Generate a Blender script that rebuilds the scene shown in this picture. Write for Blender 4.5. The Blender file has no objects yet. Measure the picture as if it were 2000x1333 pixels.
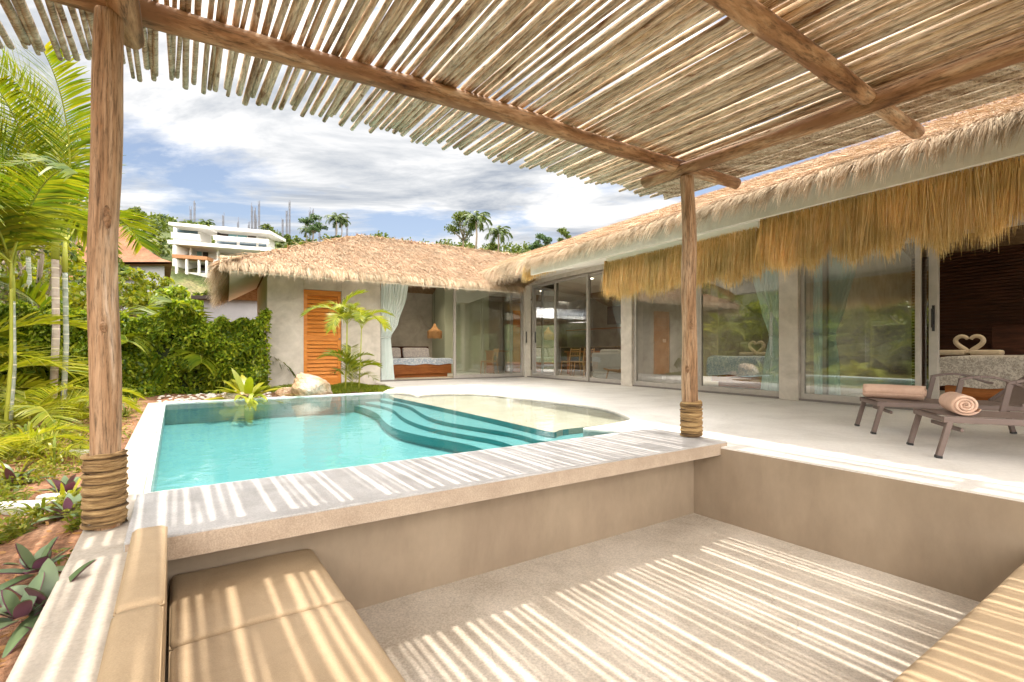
import bpy, bmesh, math, random
import numpy as np
from mathutils import Vector, Matrix

# ------------------------------------------------------------------ camera, sky, sun, exposure
scene = bpy.context.scene
C = scene.collection
EYE, FPX, HZ = 0.70, 930.0, 686.0          # eye height above the deck, focal length and horizon row of the photo
cam_data = bpy.data.cameras.new('camera')
cam = bpy.data.objects.new('camera', cam_data)
C.objects.link(cam)
cam.location = (0, 0, EYE)
cam.rotation_euler = (math.radians(90), 0, 0)
cam_data.sensor_width = 36
cam_data.lens = 36 * FPX / 2000
cam_data.shift_y = (HZ - 666.5) / 2000
cam_data.clip_start = 0.02
cam_data.clip_end = 3000
scene.camera = cam

SUN = Vector((0.0925, 0.284, 1.0)).normalized()
SUN_EL = math.asin(SUN.z)
SUN_AZ = math.atan2(SUN.x, SUN.y)
sd = bpy.data.lights.new('sun', 'SUN')
sd.energy = 2.5
sd.angle = math.radians(0.5)
sd.color = (1.0, 0.93, 0.83)
so = bpy.data.objects.new('sun', sd)
so.rotation_euler = SUN.to_track_quat('Z', 'Y').to_euler()
so.location = (0, 0, 30)
C.objects.link(so)

world = bpy.data.worlds.new('World')
scene.world = world
world.use_nodes = True
wn, wl = world.node_tree.nodes, world.node_tree.links
wn.clear()
w_out = wn.new('ShaderNodeOutputWorld')
w_bg = wn.new('ShaderNodeBackground')
w_bg.inputs['Strength'].default_value = 0.12
w_sky = wn.new('ShaderNodeTexSky')
w_sky.sky_type = 'NISHITA'
w_sky.sun_disc = False
w_sky.sun_elevation = SUN_EL
w_sky.sun_rotation = SUN_AZ
w_sky.air_density = 1.0
w_sky.dust_density = 1.2
w_tc = wn.new('ShaderNodeTexCoord')
w_sep = wn.new('ShaderNodeSeparateXYZ')
wl.new(w_tc.outputs['Generated'], w_sep.inputs[0])
def wmath(op, a, b=None):
    n = wn.new('ShaderNodeMath'); n.operation = op
    if op == 'MULTIPLY_ADD': n.inputs[2].default_value = 0.5
    for i, s in enumerate((a, b)):
        if s is None: continue
        if isinstance(s, (int, float)): n.inputs[i].default_value = s
        else: wl.new(s, n.inputs[i])
    return n.outputs[0]
w_z = wmath('MAXIMUM', wmath('ADD', w_sep.outputs['Z'], 0.10), 0.02)
w_comb = wn.new('ShaderNodeCombineXYZ')
wl.new(wmath('DIVIDE', w_sep.outputs['X'], w_z), w_comb.inputs[0])
wl.new(wmath('DIVIDE', w_sep.outputs['Y'], w_z), w_comb.inputs[1])
def wnoise(scale, detail, rough, off, dist=0.0, stretch=(1, 1, 1)):
    mp = wn.new('ShaderNodeMapping')
    mp.inputs['Location'].default_value = off
    mp.inputs['Scale'].default_value = stretch
    mp.inputs['Rotation'].default_value = (0, 0, 0.5)
    wl.new(w_comb.outputs[0], mp.inputs[0])
    n = wn.new('ShaderNodeTexNoise')
    n.inputs['Scale'].default_value = scale; n.inputs['Detail'].default_value = detail
    n.inputs['Roughness'].default_value = rough; n.inputs['Distortion'].default_value = dist
    wl.new(mp.outputs[0], n.inputs['Vector'])
    return n.outputs['Fac']
def wramp(fac, stops):
    r = wn.new('ShaderNodeValToRGB')
    e = r.color_ramp.elements
    while len(e) < len(stops): e.new(0.5)
    for el, (p, c) in zip(e, stops): el.position = p; el.color = (*c, 1)
    wl.new(fac, r.inputs[0])
    return r.outputs[0]
n_cover = wnoise(0.85, 9, 0.60, (3.1, 1.7, 0), 0.35, (0.75, 1.25, 1))
n_shade = wnoise(1.5, 8, 0.62, (7.7, 4.2, 0), 0.5, (0.6, 1.5, 1))
cover = wramp(n_cover, [(0.42, (0, 0, 0)), (0.52, (1, 1, 1))])
CL = 3.6
cloud = wramp(n_shade, [(0.33, (0.30 * CL, 0.36 * CL, 0.46 * CL)), (0.48, (0.74 * CL, 0.76 * CL, 0.79 * CL)), (0.62, (1.22 * CL, 1.20 * CL, 1.18 * CL))])
# cloud overhead and behind the camera is boosted as added fill for the shade
w_fill_hi = wramp(w_sep.outputs['Z'], [(0.46, (1, 1, 1)), (0.78, (6.5, 6.1, 5.6))])
w_fill_bk = wramp(wmath('MULTIPLY_ADD', w_sep.outputs['Y'], -0.5), [(0.25, (1, 1, 1)), (0.60, (9.0, 8.4, 7.6))])
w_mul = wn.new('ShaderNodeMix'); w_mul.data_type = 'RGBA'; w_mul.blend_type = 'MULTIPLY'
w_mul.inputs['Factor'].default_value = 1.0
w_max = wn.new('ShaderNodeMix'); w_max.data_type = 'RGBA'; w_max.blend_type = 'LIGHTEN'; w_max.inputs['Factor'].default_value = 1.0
wl.new(w_fill_hi, w_max.inputs['A']); wl.new(w_fill_bk, w_max.inputs['B'])
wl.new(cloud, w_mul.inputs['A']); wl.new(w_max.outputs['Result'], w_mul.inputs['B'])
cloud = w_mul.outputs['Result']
w_mix = wn.new('ShaderNodeMix'); w_mix.data_type = 'RGBA'
wl.new(cover, w_mix.inputs['Factor'])
w_dim = wn.new('ShaderNodeMix'); w_dim.data_type = 'RGBA'; w_dim.blend_type = 'MULTIPLY'
w_dim.inputs['Factor'].default_value = 1.0
wl.new(w_sky.outputs[0], w_dim.inputs['A']); w_dim.inputs['B'].default_value = (.62, .56, .52, 1)
wl.new(w_dim.outputs['Result'], w_mix.inputs['A'])
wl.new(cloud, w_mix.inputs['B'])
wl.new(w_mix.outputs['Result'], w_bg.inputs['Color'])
wl.new(w_bg.outputs[0], w_out.inputs[0])

scene.view_settings.view_transform = 'Standard'
scene.view_settings.look = 'None'
scene.view_settings.gamma = 1
scene.view_settings.use_curve_mapping = False
scene.view_settings.exposure = 1.30
scene.render.engine = 'CYCLES'
cy = scene.cycles
cy.use_denoising = True
cy.max_bounces = 8
cy.diffuse_bounces = 5
cy.glossy_bounces = 4
cy.transmission_bounces = 6
cy.transparent_max_bounces = 24
cy.caustics_reflective = False
cy.caustics_refractive = False
cy.sample_clamp_indirect = 6

# ------------------------------------------------------------------ frames
def G(a, b, z=0.0):
    """lounge / pool frame: a along the bar counter, b away towards the villa"""
    return Vector((-1.352 + .843 * a - .578 * b, 1.657 + .538 * a + .816 * b, z))
def F(u, v, z=0.0):
    """villa frame: u along the long front, v into the long front"""
    return Vector((v * .857 - u * .515, v * .515 + u * .857, z))
def ground_pt(px, py, z=0.0):
    d = (EYE - z) * FPX / (py - HZ)
    return Vector(((px - 1000) / FPX * d, d, z))
def at(px, py, d):
    return Vector(((px - 1000) / FPX * d, d, EYE - (py - HZ) * d / FPX))
def on_front(px, v):
    """u of the point at image column px in the plane v = const"""
    k = (px - 1000) / FPX
    d = v / (.857 * k + .515)
    return d * (.857 - .515 * k)
def on_back(px, u):
    k = (px - 1000) / FPX
    d = u / (-.515 * k + .857)
    return d * (.857 * k + .515)

# ------------------------------------------------------------------ mesh helpers
ORG = {}
rnd = random.Random(7)
R = np.random.RandomState(11)
MATS = {}

def thing(name, label, cat, loc=(0, 0, 0), group=None, kind=None):
    o = bpy.data.objects.new(name, None)
    o.empty_display_size = 0.1
    C.objects.link(o)
    o.location = loc
    ORG[o.name] = Vector(loc)
    o['label'] = label
    o['category'] = cat
    if group: o['group'] = group
    if kind: o['kind'] = kind
    return o
def tag(o, label, cat, group=None):
    o['label'] = label; o['category'] = cat
    if group: o['group'] = group
    return o
def link_mesh(name, me, mat, parent=None, smooth=False):
    o = bpy.data.objects.new(name, me)
    C.objects.link(o)
    if mat is not None: me.materials.append(mat)
    if parent is not None:
        o.parent = parent
        ORG[o.name] = ORG[parent.name]
        off = ORG[parent.name]
        if off.length > 0: me.transform(Matrix.Translation(-off))
    else:
        ORG[o.name] = Vector((0, 0, 0))
    if smooth:
        me.polygons.foreach_set('use_smooth', [True] * len(me.polygons))
    me.update()
    return o

class MB:
    def __init__(s):
        s.v = []; s.f = []
    def prism(s, poly, z0, z1):
        """poly: list of points in plan; z0, z1 floats"""
        n = len(poly); b = len(s.v)
        ar = sum(poly[i][0] * poly[(i + 1) % n][1] - poly[(i + 1) % n][0] * poly[i][1] for i in range(n))
        if ar < 0: poly = list(reversed(poly))
        s.v += [(p[0], p[1], z0) for p in poly] + [(p[0], p[1], z1) for p in poly]
        s.f.append(tuple(range(b + n - 1, b - 1, -1)))
        s.f.append(tuple(range(b + n, b + 2 * n)))
        for i in range(n):
            j = (i + 1) % n
            s.f.append((b + i, b + j, b + n + j, b + n + i))
        return s
    def box(s, fr, a0, a1, b0, b1, z0, z1):
        return s.prism([fr(a0, b0), fr(a1, b0), fr(a1, b1), fr(a0, b1)], z0, z1)
    def hexa(s, pts):
        """8 points: bottom four then top four, counter-clockwise from above"""
        b = len(s.v)
        s.v += [tuple(p) for p in pts]
        for q in ((3, 2, 1, 0), (4, 5, 6, 7), (0, 1, 5, 4), (1, 2, 6, 5), (2, 3, 7, 6), (3, 0, 4, 7)):
            s.f.append(tuple(b + i for i in q))
        return s
    def quad(s, *p):
        b = len(s.v); s.v += [tuple(q) for q in p]; s.f.append(tuple(range(b, b + len(p)))); return s
    def tube(s, path, rad, n=8, cap=True):
        path = [Vector(p) for p in path]
        if not hasattr(rad, '__len__'): rad = [rad] * len(path)
        b = len(s.v); m = len(path)
        ref = None
        for i, p in enumerate(path):
            t = (path[min(i + 1, m - 1)] - path[max(i - 1, 0)])
            t = t.normalized() if t.length > 1e-9 else Vector((0, 0, 1))
            if ref is None:
                ref = Vector((0, 0, 1)) if abs(t.z) < .9 else Vector((1, 0, 0))
            x = (ref - t * ref.dot(t)).normalized()
            ref = x
            y = t.cross(x)
            for k in range(n):
                a = 2 * math.pi * k / n
                s.v.append(tuple(p + (x * math.cos(a) + y * math.sin(a)) * rad[i]))
        for i in range(m - 1):
            for k in range(n):
                k2 = (k + 1) % n
                s.f.append((b + i * n + k, b + i * n + k2, b + (i + 1) * n + k2, b + (i + 1) * n + k))
        if cap:
            s.f.append(tuple(b + k for k in range(n - 1, -1, -1)))
            s.f.append(tuple(b + (m - 1) * n + k for k in range(n)))
        return s
    def bar(s, p, q, w, h, up=(0, 0, 1)):
        """rectangular bar from p to q"""
        p, q, up = Vector(p), Vector(q), Vector(up)
        t = (q - p).normalized()
        x = t.cross(up).normalized(); y = x.cross(t)
        c = [(-1, -1), (1, -1), (1, 1), (-1, 1)]
        return s.hexa([p + x * (i * w / 2) + y * (j * h / 2) for i, j in c] + [q + x * (i * w / 2) + y * (j * h / 2) for i, j in c])
    def lathe(s, prof, n=24, c=(0, 0, 0)):
        b = len(s.v); m = len(prof)
        for r, z in prof:
            for k in range(n):
                a = 2 * math.pi * k / n
                s.v.append((c[0] + r * math.cos(a), c[1] + r * math.sin(a), c[2] + z))
        for i in range(m - 1):
            for k in range(n):
                k2 = (k + 1) % n
                s.f.append((b + i * n + k, b + i * n + k2, b + (i + 1) * n + k2, b + (i + 1) * n + k))
        return s
    def build(s, name, mat, parent=None, smooth=False, bevel=0.0, seg=2):
        me = bpy.data.meshes.new(name)
        me.from_pydata(s.v, [], s.f)
        if bevel > 0:
            bm = bmesh.new(); bm.from_mesh(me)
            bmesh.ops.remove_doubles(bm, verts=bm.verts, dist=1e-5)
            bmesh.ops.recalc_face_normals(bm, faces=bm.faces)
            es = [e for e in bm.edges if len(e.link_faces) == 2 and e.calc_face_angle(0) > 0.5]
            bmesh.ops.bevel(bm, geom=es, offset=bevel, segments=seg, affect='EDGES', profile=0.5, clamp_overlap=True)
            bm.to_mesh(me); bm.free()
        else:
            bm = bmesh.new(); bm.from_mesh(me)
            bmesh.ops.recalc_face_normals(bm, faces=bm.faces)
            bm.to_mesh(me); bm.free()
        return link_mesh(name, me, mat, parent, smooth)

def np_mesh(name, V, Fq):
    """mesh from an (n,3) vertex array and an (m,4) quad array"""
    me = bpy.data.meshes.new(name)
    me.vertices.add(len(V)); me.vertices.foreach_set('co', np.asarray(V, dtype=np.float32).ravel())
    m = len(Fq)
    me.loops.add(m * 4); me.loops.foreach_set('vertex_index', np.asarray(Fq, dtype=np.int32).ravel())
    me.polygons.add(m)
    me.polygons.foreach_set('loop_start', np.arange(0, m * 4, 4, dtype=np.int32))
    me.update(calc_edges=True)
    return me
def unit(A):
    return A / np.maximum(np.linalg.norm(A, axis=1, keepdims=True), 1e-9)
def blade_arrays(P, D, L, Wd, w, droop=0.0, segs=2, taper=None, fold=None):
    """bent tapering blades: base P, direction D, length L, width direction Wd, width w"""
    n = len(P)
    D = unit(np.asarray(D, float)); Wd = np.asarray(Wd, float)
    Wd = unit(Wd - D * np.sum(Wd * D, axis=1, keepdims=True))
    L = np.broadcast_to(np.asarray(L, float), (n,))[:, None]
    w = np.broadcast_to(np.asarray(w, float), (n,))[:, None]
    g = np.broadcast_to(np.asarray(droop, float), (n,))[:, None]
    if taper is None: taper = [1 - .85 * (i / segs) ** 1.5 for i in range(segs + 1)]
    V = np.zeros((n, segs + 1, 2, 3))
    for i in range(segs + 1):
        t = i / segs
        c = P + D * L * t
        c[:, 2:3] -= g * L * t * t
        V[:, i, 0] = c - Wd * w * taper[i] / 2
        V[:, i, 1] = c + Wd * w * taper[i] / 2
    idx = np.arange(n)[:, None] * (2 * (segs + 1)) + (np.arange(segs) * 2)[None, :]
    Fq = np.stack([idx, idx + 1, idx + 3, idx + 2], axis=2).reshape(-1, 4)
    return V.reshape(-1, 3), Fq
def merge_arrays(parts):
    V, Q, k = [], [], 0
    for v, q in parts:
        V.append(v); Q.append(q + k); k += len(v)
    return np.concatenate(V), np.concatenate(Q)
def blades(name, mat, parent, *a, **kw):
    V, Q = blade_arrays(*a, **kw)
    return link_mesh(name, np_mesh(name, V, Q), mat, parent)

def round_box(fr, a0, a1, b0, b1, z0, z1, r, bulge=0.0, n=14, wrinkle=0.0, seed=1):
    """soft rounded box mesh: verts, quads"""
    rs = np.random.RandomState(seed)
    ph = rs.rand(6) * 6.28
    verts, faces = [], []
    h = np.array([(a1 - a0) / 2, (b1 - b0) / 2, (z1 - z0) / 2])
    c = np.array([(a1 + a0) / 2, (b1 + b0) / 2, (z1 + z0) / 2])
    r = min(r, *(h * .98))
    def warp(t, hh):
        """put more cuts near the ends"""
        return math.copysign(1 - (1 - abs(t)) ** 1.8, t) if abs(t) < 1 else t
    for ax in range(3):
        for sg in (-1, 1):
            i1, i2 = (ax + 1) % 3, (ax + 2) % 3
            b = len(verts)
            for i in range(n + 1):
                for j in range(n + 1):
                    p = np.zeros(3); p[ax] = sg
                    p[i1] = warp(2 * i / n - 1, h[i1]); p[i2] = warp(2 * j / n - 1, h[i2])
                    q = np.clip(p * h, -(h - r), h - r)
                    d = p * h - q
                    d = d / max(np.linalg.norm(d), 1e-9)
                    o = q + d * r
                    x, y = o[0] / h[0], o[1] / h[1]
                    o[2] += bulge * (1 - x * x) * (1 - y * y) * (1 if o[2] > 0 else .2)
                    if wrinkle:
                        o[2] += wrinkle * math.sin(9 * o[0] + 5 * o[1] + ph[0]) * math.sin(7 * o[1] - 4 * o[0] + ph[1])
                    o = o + c
                    P = fr(o[0], o[1], o[2])
                    verts.append(tuple(P))
            for i in range(n):
                for j in range(n):
                    k = b + i * (n + 1) + j
                    q = (k, k + n + 1, k + n + 2, k + 1)
                    faces.append(q if sg > 0 else q[::-1])
    m = MB(); m.v = verts; m.f = faces
    return m
def soft(name, mat, parent, *a, **kw):
    m = round_box(*a, **kw)
    me = bpy.data.meshes.new(name)
    me.from_pydata(m.v, [], m.f)
    bm = bmesh.new(); bm.from_mesh(me)
    bmesh.ops.remove_doubles(bm, verts=bm.verts, dist=1e-5)
    bmesh.ops.recalc_face_normals(bm, faces=bm.faces)
    bm.to_mesh(me); bm.free()
    return link_mesh(name, me, mat, parent, smooth=True)

def copy_tree(o, parent=None):
    c = o.copy(); C.objects.link(c)
    if parent is not None: c.parent = parent
    for ch in [x for x in o.children]:
        copy_tree(ch, c)
    return c

# ------------------------------------------------------------------ materials
def new_mat(name):
    m = bpy.data.materials.new(name)
    m.use_nodes = True
    nt = m.node_tree
    nt.nodes.clear()
    return m, nt.nodes, nt.links
def _noise(N, L, vec, scale, detail=6, rough=.6, dist=0.0, stretch=None):
    if stretch:
        mp = N.new('ShaderNodeMapping'); mp.inputs['Scale'].default_value = stretch
        L.new(vec, mp.inputs[0]); vec = mp.outputs[0]
    n = N.new('ShaderNodeTexNoise')
    n.inputs['Scale'].default_value = scale; n.inputs['Detail'].default_value = detail
    n.inputs['Roughness'].default_value = rough; n.inputs['Distortion'].default_value = dist
    L.new(vec, n.inputs['Vector'])
    return n.outputs['Fac']
def _ramp(N, L, fac, cols, lo=.3, hi=.7):
    r = N.new('ShaderNodeValToRGB'); e = r.color_ramp.elements
    while len(e) < len(cols): e.new(.5)
    for i, c in enumerate(cols):
        e[i].position = lo + (hi - lo) * i / max(1, len(cols) - 1)
        e[i].color = (*c, 1)
    if fac is not None: L.new(fac, r.inputs[0])
    return r.outputs[0]
def _mixc(N, L, fac, a, b, mode='MIX'):
    m = N.new('ShaderNodeMix'); m.data_type = 'RGBA'; m.blend_type = mode
    for s, k in ((fac, 'Factor'), (a, 'A'), (b, 'B')):
        if isinstance(s, (int, float)): m.inputs[k].default_value = s
        elif isinstance(s, tuple): m.inputs[k].default_value = (*s, 1)
        else: L.new(s, m.inputs[k])
    return m.outputs['Result']
def surf(name, cols, scale=4, rough=.7, bump=.2, bscale=60, stretch=None, fine=None, detail=6, spec=.3, coords='Object', lo=.3, hi=.7, speck=None, bdist=.01, dist=0.0, stain=None, crack=None):
    """general noisy surface; cols: 2-4 base colours spread over a noise"""
    m, N, L = new_mat(name)
    out = N.new('ShaderNodeOutputMaterial'); p = N.new('ShaderNodeBsdfPrincipled')
    tc = N.new('ShaderNodeTexCoord'); vec = tc.outputs[coords]
    col = _ramp(N, L, _noise(N, L, vec, scale, detail, .6, dist, stretch), cols, lo, hi)
    if fine:
        f2 = _noise(N, L, vec, fine[0], 3, .6, 0, stretch)
        mul = _ramp(N, L, f2, [(1 - fine[1],) * 3, (1 + fine[1] * .6,) * 3], .3, .7)
        col = _mixc(N, L, 1.0, col, mul, 'MULTIPLY')
    if speck:
        v = N.new('ShaderNodeTexVoronoi'); v.inputs['Scale'].default_value = speck[0]
        L.new(vec, v.inputs['Vector'])
        r = _ramp(N, L, v.outputs['Distance'], [(1, 1, 1), (0, 0, 0)], speck[1], speck[1] + .05)
        col = _mixc(N, L, r, col, speck[2])
    if stain:
        s2 = _noise(N, L, vec, stain[0], 7, .68, 1.6, stretch)
        col = _mixc(N, L, 1.0, col, _ramp(N, L, s2, [(1 - stain[1], 1 - stain[1] * 1.05, 1 - stain[1] * 1.15), (1, 1, 1), (1 + stain[1] * .4,) * 3], .30, .68), 'MULTIPLY')
    if crack:
        dn_ = N.new('ShaderNodeTexNoise'); dn_.inputs['Scale'].default_value = 3.0; dn_.inputs['Detail'].default_value = 6
        L.new(vec, dn_.inputs['Vector'])
        ad = N.new('ShaderNodeVectorMath'); ad.operation = 'MULTIPLY_ADD'
        L.new(dn_.outputs['Color'], ad.inputs[0]); ad.inputs[1].default_value = (.45, .45, .45); L.new(vec, ad.inputs[2])
        v2 = N.new('ShaderNodeTexVoronoi'); v2.feature = 'DISTANCE_TO_EDGE'; v2.inputs['Scale'].default_value = crack[0]
        L.new(ad.outputs[0], v2.inputs['Vector'])
        msk = _noise(N, L, vec, .9, 3)
        k = N.new('ShaderNodeMath'); k.operation = 'MULTIPLY'
        L.new(_ramp(N, L, v2.outputs['Distance'], [(1, 1, 1), (0, 0, 0)], .0, crack[1]), k.inputs[0])
        L.new(_ramp(N, L, msk, [(0, 0, 0), (.55, .55, .55)], .5, .62), k.inputs[1])
        col = _mixc(N, L, k.outputs[0], col, (.22, .18, .14))
    L.new(col, p.inputs['Base Color'])
    p.inputs['Roughness'].default_value = rough
    p.inputs['Specular IOR Level'].default_value = spec
    if bump > 0:
        b = N.new('ShaderNodeBump'); b.inputs['Strength'].default_value = bump; b.inputs['Distance'].default_value = bdist
        L.new(_noise(N, L, vec, bscale, 5, .65, 0, stretch), b.inputs['Height'])
        L.new(b.outputs[0], p.inputs['Normal'])
    L.new(p.outputs[0], out.inputs[0])
    return m
def leafy(name, cols, rough=.45, trans=.35, spec=.4, tint=(1.25, 1.15, .55)):
    """leaf / straw material: colour by mesh island, part of the light passes through"""
    m, N, L = new_mat(name)
    out = N.new('ShaderNodeOutputMaterial'); p = N.new('ShaderNodeBsdfPrincipled')
    geo = N.new('ShaderNodeNewGeometry')
    col = _ramp(N, L, geo.outputs['Random Per Island'], cols, 0.0, 1.0)
    tc = N.new('ShaderNodeTexCoord')
    n = _noise(N, L, tc.outputs['Object'], 2.3, 3)
    col = _mixc(N, L, 1.0, col, _ramp(N, L, n, [(.72, .74, .68), (1.18, 1.15, 1.1)], .3, .7), 'MULTIPLY')
    L.new(col, p.inputs['Base Color'])
    p.inputs['Roughness'].default_value = rough
    p.inputs['Specular IOR Level'].default_value = spec
    if trans > 0:
        t = N.new('ShaderNodeBsdfTranslucent')
        L.new(_mixc(N, L, 1.0, col, tint, 'MULTIPLY'), t.inputs['Color'])
        mx = N.new('ShaderNodeMixShader'); mx.inputs[0].default_value = trans
        L.new(p.outputs[0], mx.inputs[1]); L.new(t.outputs[0], mx.inputs[2])
        L.new(mx.outputs[0], out.inputs[0])
    else:
        L.new(p.outputs[0], out.inputs[0])
    return m
def clear(name, tint, ior=1.5, extra=0.0, bump=0.0, bscale=6, rough=0.0):
    """thin clear surface: fresnel reflection over a tinted see-through layer"""
    m, N, L = new_mat(name)
    out = N.new('ShaderNodeOutputMaterial')
    tr = N.new('ShaderNodeBsdfTransparent'); tr.inputs['Color'].default_value = (*tint, 1)
    gl = N.new('ShaderNodeBsdfGlossy'); gl.inputs['Roughness'].default_value = rough
    fr = N.new('ShaderNodeFresnel'); fr.inputs['IOR'].default_value = ior
    fac = fr.outputs[0]
    if extra:
        a = N.new('ShaderNodeMath'); a.operation = 'MULTIPLY_ADD'
        L.new(fac, a.inputs[0]); a.inputs[1].default_value = 1 - extra; a.inputs[2].default_value = extra
        fac = a.outputs[0]
    if bump:
        tc = N.new('ShaderNodeTexCoord')
        b = N.new('ShaderNodeBump'); b.inputs['Strength'].default_value = bump; b.inputs['Distance'].default_value = .02
        L.new(_noise(N, L, tc.outputs['Object'], bscale, 3, .5, .4), b.inputs['Height'])
        L.new(b.outputs[0], gl.inputs['Normal']); L.new(b.outputs[0], fr.inputs['Normal'])
    mx = N.new('ShaderNodeMixShader')
    L.new(fac, mx.inputs[0]); L.new(tr.outputs[0], mx.inputs[1]); L.new(gl.outputs[0], mx.inputs[2])
    L.new(mx.outputs[0], out.inputs[0])
    return m
def wood(name, cols, ring=14, rough=.6, stretch=(1, 1, .06), fine=.25, coords='Object', bump=.3, bscale=40, per_object=0.0, fleck=None):
    m, N, L = new_mat(name)
    out = N.new('ShaderNodeOutputMaterial'); p = N.new('ShaderNodeBsdfPrincipled')
    tc = N.new('ShaderNodeTexCoord'); vec = tc.outputs[coords]
    if per_object:
        oi = N.new('ShaderNodeObjectInfo')
        ad = N.new('ShaderNodeVectorMath'); ad.operation = 'ADD'
        sc = N.new('ShaderNodeMath'); sc.operation = 'MULTIPLY'; sc.inputs[1].default_value = 37.0
        L.new(oi.outputs['Random'], sc.inputs[0])
        cb = N.new('ShaderNodeCombineXYZ'); L.new(sc.outputs[0], cb.inputs[0]); L.new(sc.outputs[0], cb.inputs[1])
        L.new(vec, ad.inputs[0]); L.new(cb.outputs[0], ad.inputs[1]); vec = ad.outputs[0]
    n = _noise(N, L, vec, ring, 6, .65, .6, stretch)
    col = _ramp(N, L, n, cols, .3, .72)
    g = _noise(N, L, vec, ring * 7, 6, .72, .3, stretch)
    col = _mixc(N, L, 1.0, col, _ramp(N, L, g, [(1 - fine,) * 3, (1, 1, 1), (1 + fine * .45,) * 3], .36, .62), 'MULTIPLY')
    if fleck:
        for fs, st, lo, fc in fleck:
            f = _noise(N, L, vec, fs, 4, .6, .5, st)
            col = _mixc(N, L, _ramp(N, L, f, [(0, 0, 0), (1, 1, 1)], lo, lo + .12), col, fc)
    if per_object:
        col = _mixc(N, L, 1.0, col, _ramp(N, L, oi.outputs['Random'], [(1 - per_object, 1 - per_object, 1 - per_object * 1.1), (1 + per_object * .5, 1 + per_object * .45, 1 + per_object * .4), (1 - per_object * .4, 1 - per_object * .5, 1 - per_object * .6), (1.1, 1.05, .95)], 0, 1), 'MULTIPLY')
    L.new(col, p.inputs['Base Color'])
    p.inputs['Roughness'].default_value = rough
    p.inputs['Specular IOR Level'].default_value = .25
    b = N.new('ShaderNodeBump'); b.inputs['Strength'].default_value = bump; b.inputs['Distance'].default_value = .006
    L.new(_noise(N, L, vec, bscale, 5, .65, .3, stretch), b.inputs['Height'])
    L.new(b.outputs[0], p.inputs['Normal'])
    L.new(p.outputs[0], out.inputs[0])
    return m
def plain(name, col, rough=.5, metal=0.0, emit=0.0, spec=.4):
    m, N, L = new_mat(name)
    out = N.new('ShaderNodeOutputMaterial'); p = N.new('ShaderNodeBsdfPrincipled')
    tc = N.new('ShaderNodeTexCoord')
    n = _noise(N, L, tc.outputs['Object'], 9, 4)
    c = _ramp(N, L, n, [tuple(x * .9 for x in col), tuple(min(1, x * 1.08) for x in col)], .3, .7)
    L.new(c, p.inputs['Base Color'])
    p.inputs['Roughness'].default_value = rough; p.inputs['Metallic'].default_value = metal
    p.inputs['Specular IOR Level'].default_value = spec
    if emit:
        p.inputs['Emission Color'].default_value = (1, .9, .75, 1); p.inputs['Emission Strength'].default_value = emit
    L.new(p.outputs[0], out.inputs[0])
    return m

M = MATS
M['deck'] = surf('polished concrete', [(.70, .67, .625), (.77, .74, .695), (.82, .79, .745)], 1.3, .5, .06, 90, fine=(35, .07), spec=.35, stain=(.9, .14), crack=(.8, .004))
M['slab'] = surf('terrazzo grey', [(.37, .355, .345), (.44, .425, .415), (.50, .485, .475)], 5, .55, .10, 160, fine=(150, .20), spec=.3, stain=(2.6, .15))
M['slab_edge'] = surf('rough slab edge', [(.40, .31, .235), (.49, .39, .30)], 8, .85, .25, 200, fine=(170, .22))
M['pit_floor'] = surf('sandy pit floor', [(.44, .375, .30), (.53, .465, .385), (.60, .53, .45)], 2.2, .8, .16, 120, fine=(110, .26), speck=(70, .045, (.36, .28, .20)), stain=(1.6, .16), crack=(.9, .004))
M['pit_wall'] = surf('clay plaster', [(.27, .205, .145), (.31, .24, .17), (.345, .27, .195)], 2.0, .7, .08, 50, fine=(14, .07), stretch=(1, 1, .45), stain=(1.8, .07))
M['kerb'] = surf('kerb cement', [(.38, .33, .275), (.45, .395, .33), (.50, .45, .385)], 3, .75, .12, 110, fine=(90, .14), stain=(2.2, .16))
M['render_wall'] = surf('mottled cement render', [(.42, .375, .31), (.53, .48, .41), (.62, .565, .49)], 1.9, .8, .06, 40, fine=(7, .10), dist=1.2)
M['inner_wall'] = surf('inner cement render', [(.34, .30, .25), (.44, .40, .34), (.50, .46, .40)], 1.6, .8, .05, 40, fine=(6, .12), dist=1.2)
M['green_wall'] = surf('pale green plaster', [(.40, .43, .32), (.47, .50, .38)], 1.6, .8, .03, 40)
M['soffit'] = surf('cream soffit board', [(.76, .72, .64), (.82, .78, .70)], 1.5, .7, .03, 40)
M['fascia'] = surf('cream fascia board', [(.62, .58, .50), (.72, .68, .60)], 2.5, .65, .05, 60, fine=(20, .06))
M['tile_pool'] = surf('pool plaster', [(.10, .325, .335), (.125, .36, .37)], 3, .5, .03, 60, fine=(9, .05))
M['tile_riser_shade'] = surf('shade-toned pool riser', [(.03, .33, .34), (.04, .36, .365)], 3, .5, .03, 60)  # riser teal darkened to carry the shade and water depth in its colour
M['tile_rim'] = surf('pool wall plaster', [(.30, .52, .53), (.36, .57, .58)], 3, .5, .03, 60)
M['sand'] = surf('beach entry sand plaster', [(.50, .44, .33), (.58, .52, .40), (.64, .58, .46)], 2.4, .7, .08, 150, fine=(120, .12))
M['white_rim'] = surf('white tile edge', [(.72, .72, .70), (.80, .80, .78)], 3, .5, .02, 50)
M['soil'] = surf('red garden soil', [(.16, .075, .04), (.30, .15, .08), (.44, .26, .16)], 7, .95, .9, 30, fine=(45, .4), bdist=.03)
M['hill'] = surf('hillside scrub', [(.05, .075, .02), (.10, .12, .035), (.20, .17, .08)], .25, .95, .9, 2, fine=(3, .5), bdist=.4)
M['thatch_base'] = surf('packed thatch', [(.20, .12, .06), (.38, .25, .14)], 14, .95, .9, 60, bdist=.03)
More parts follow.
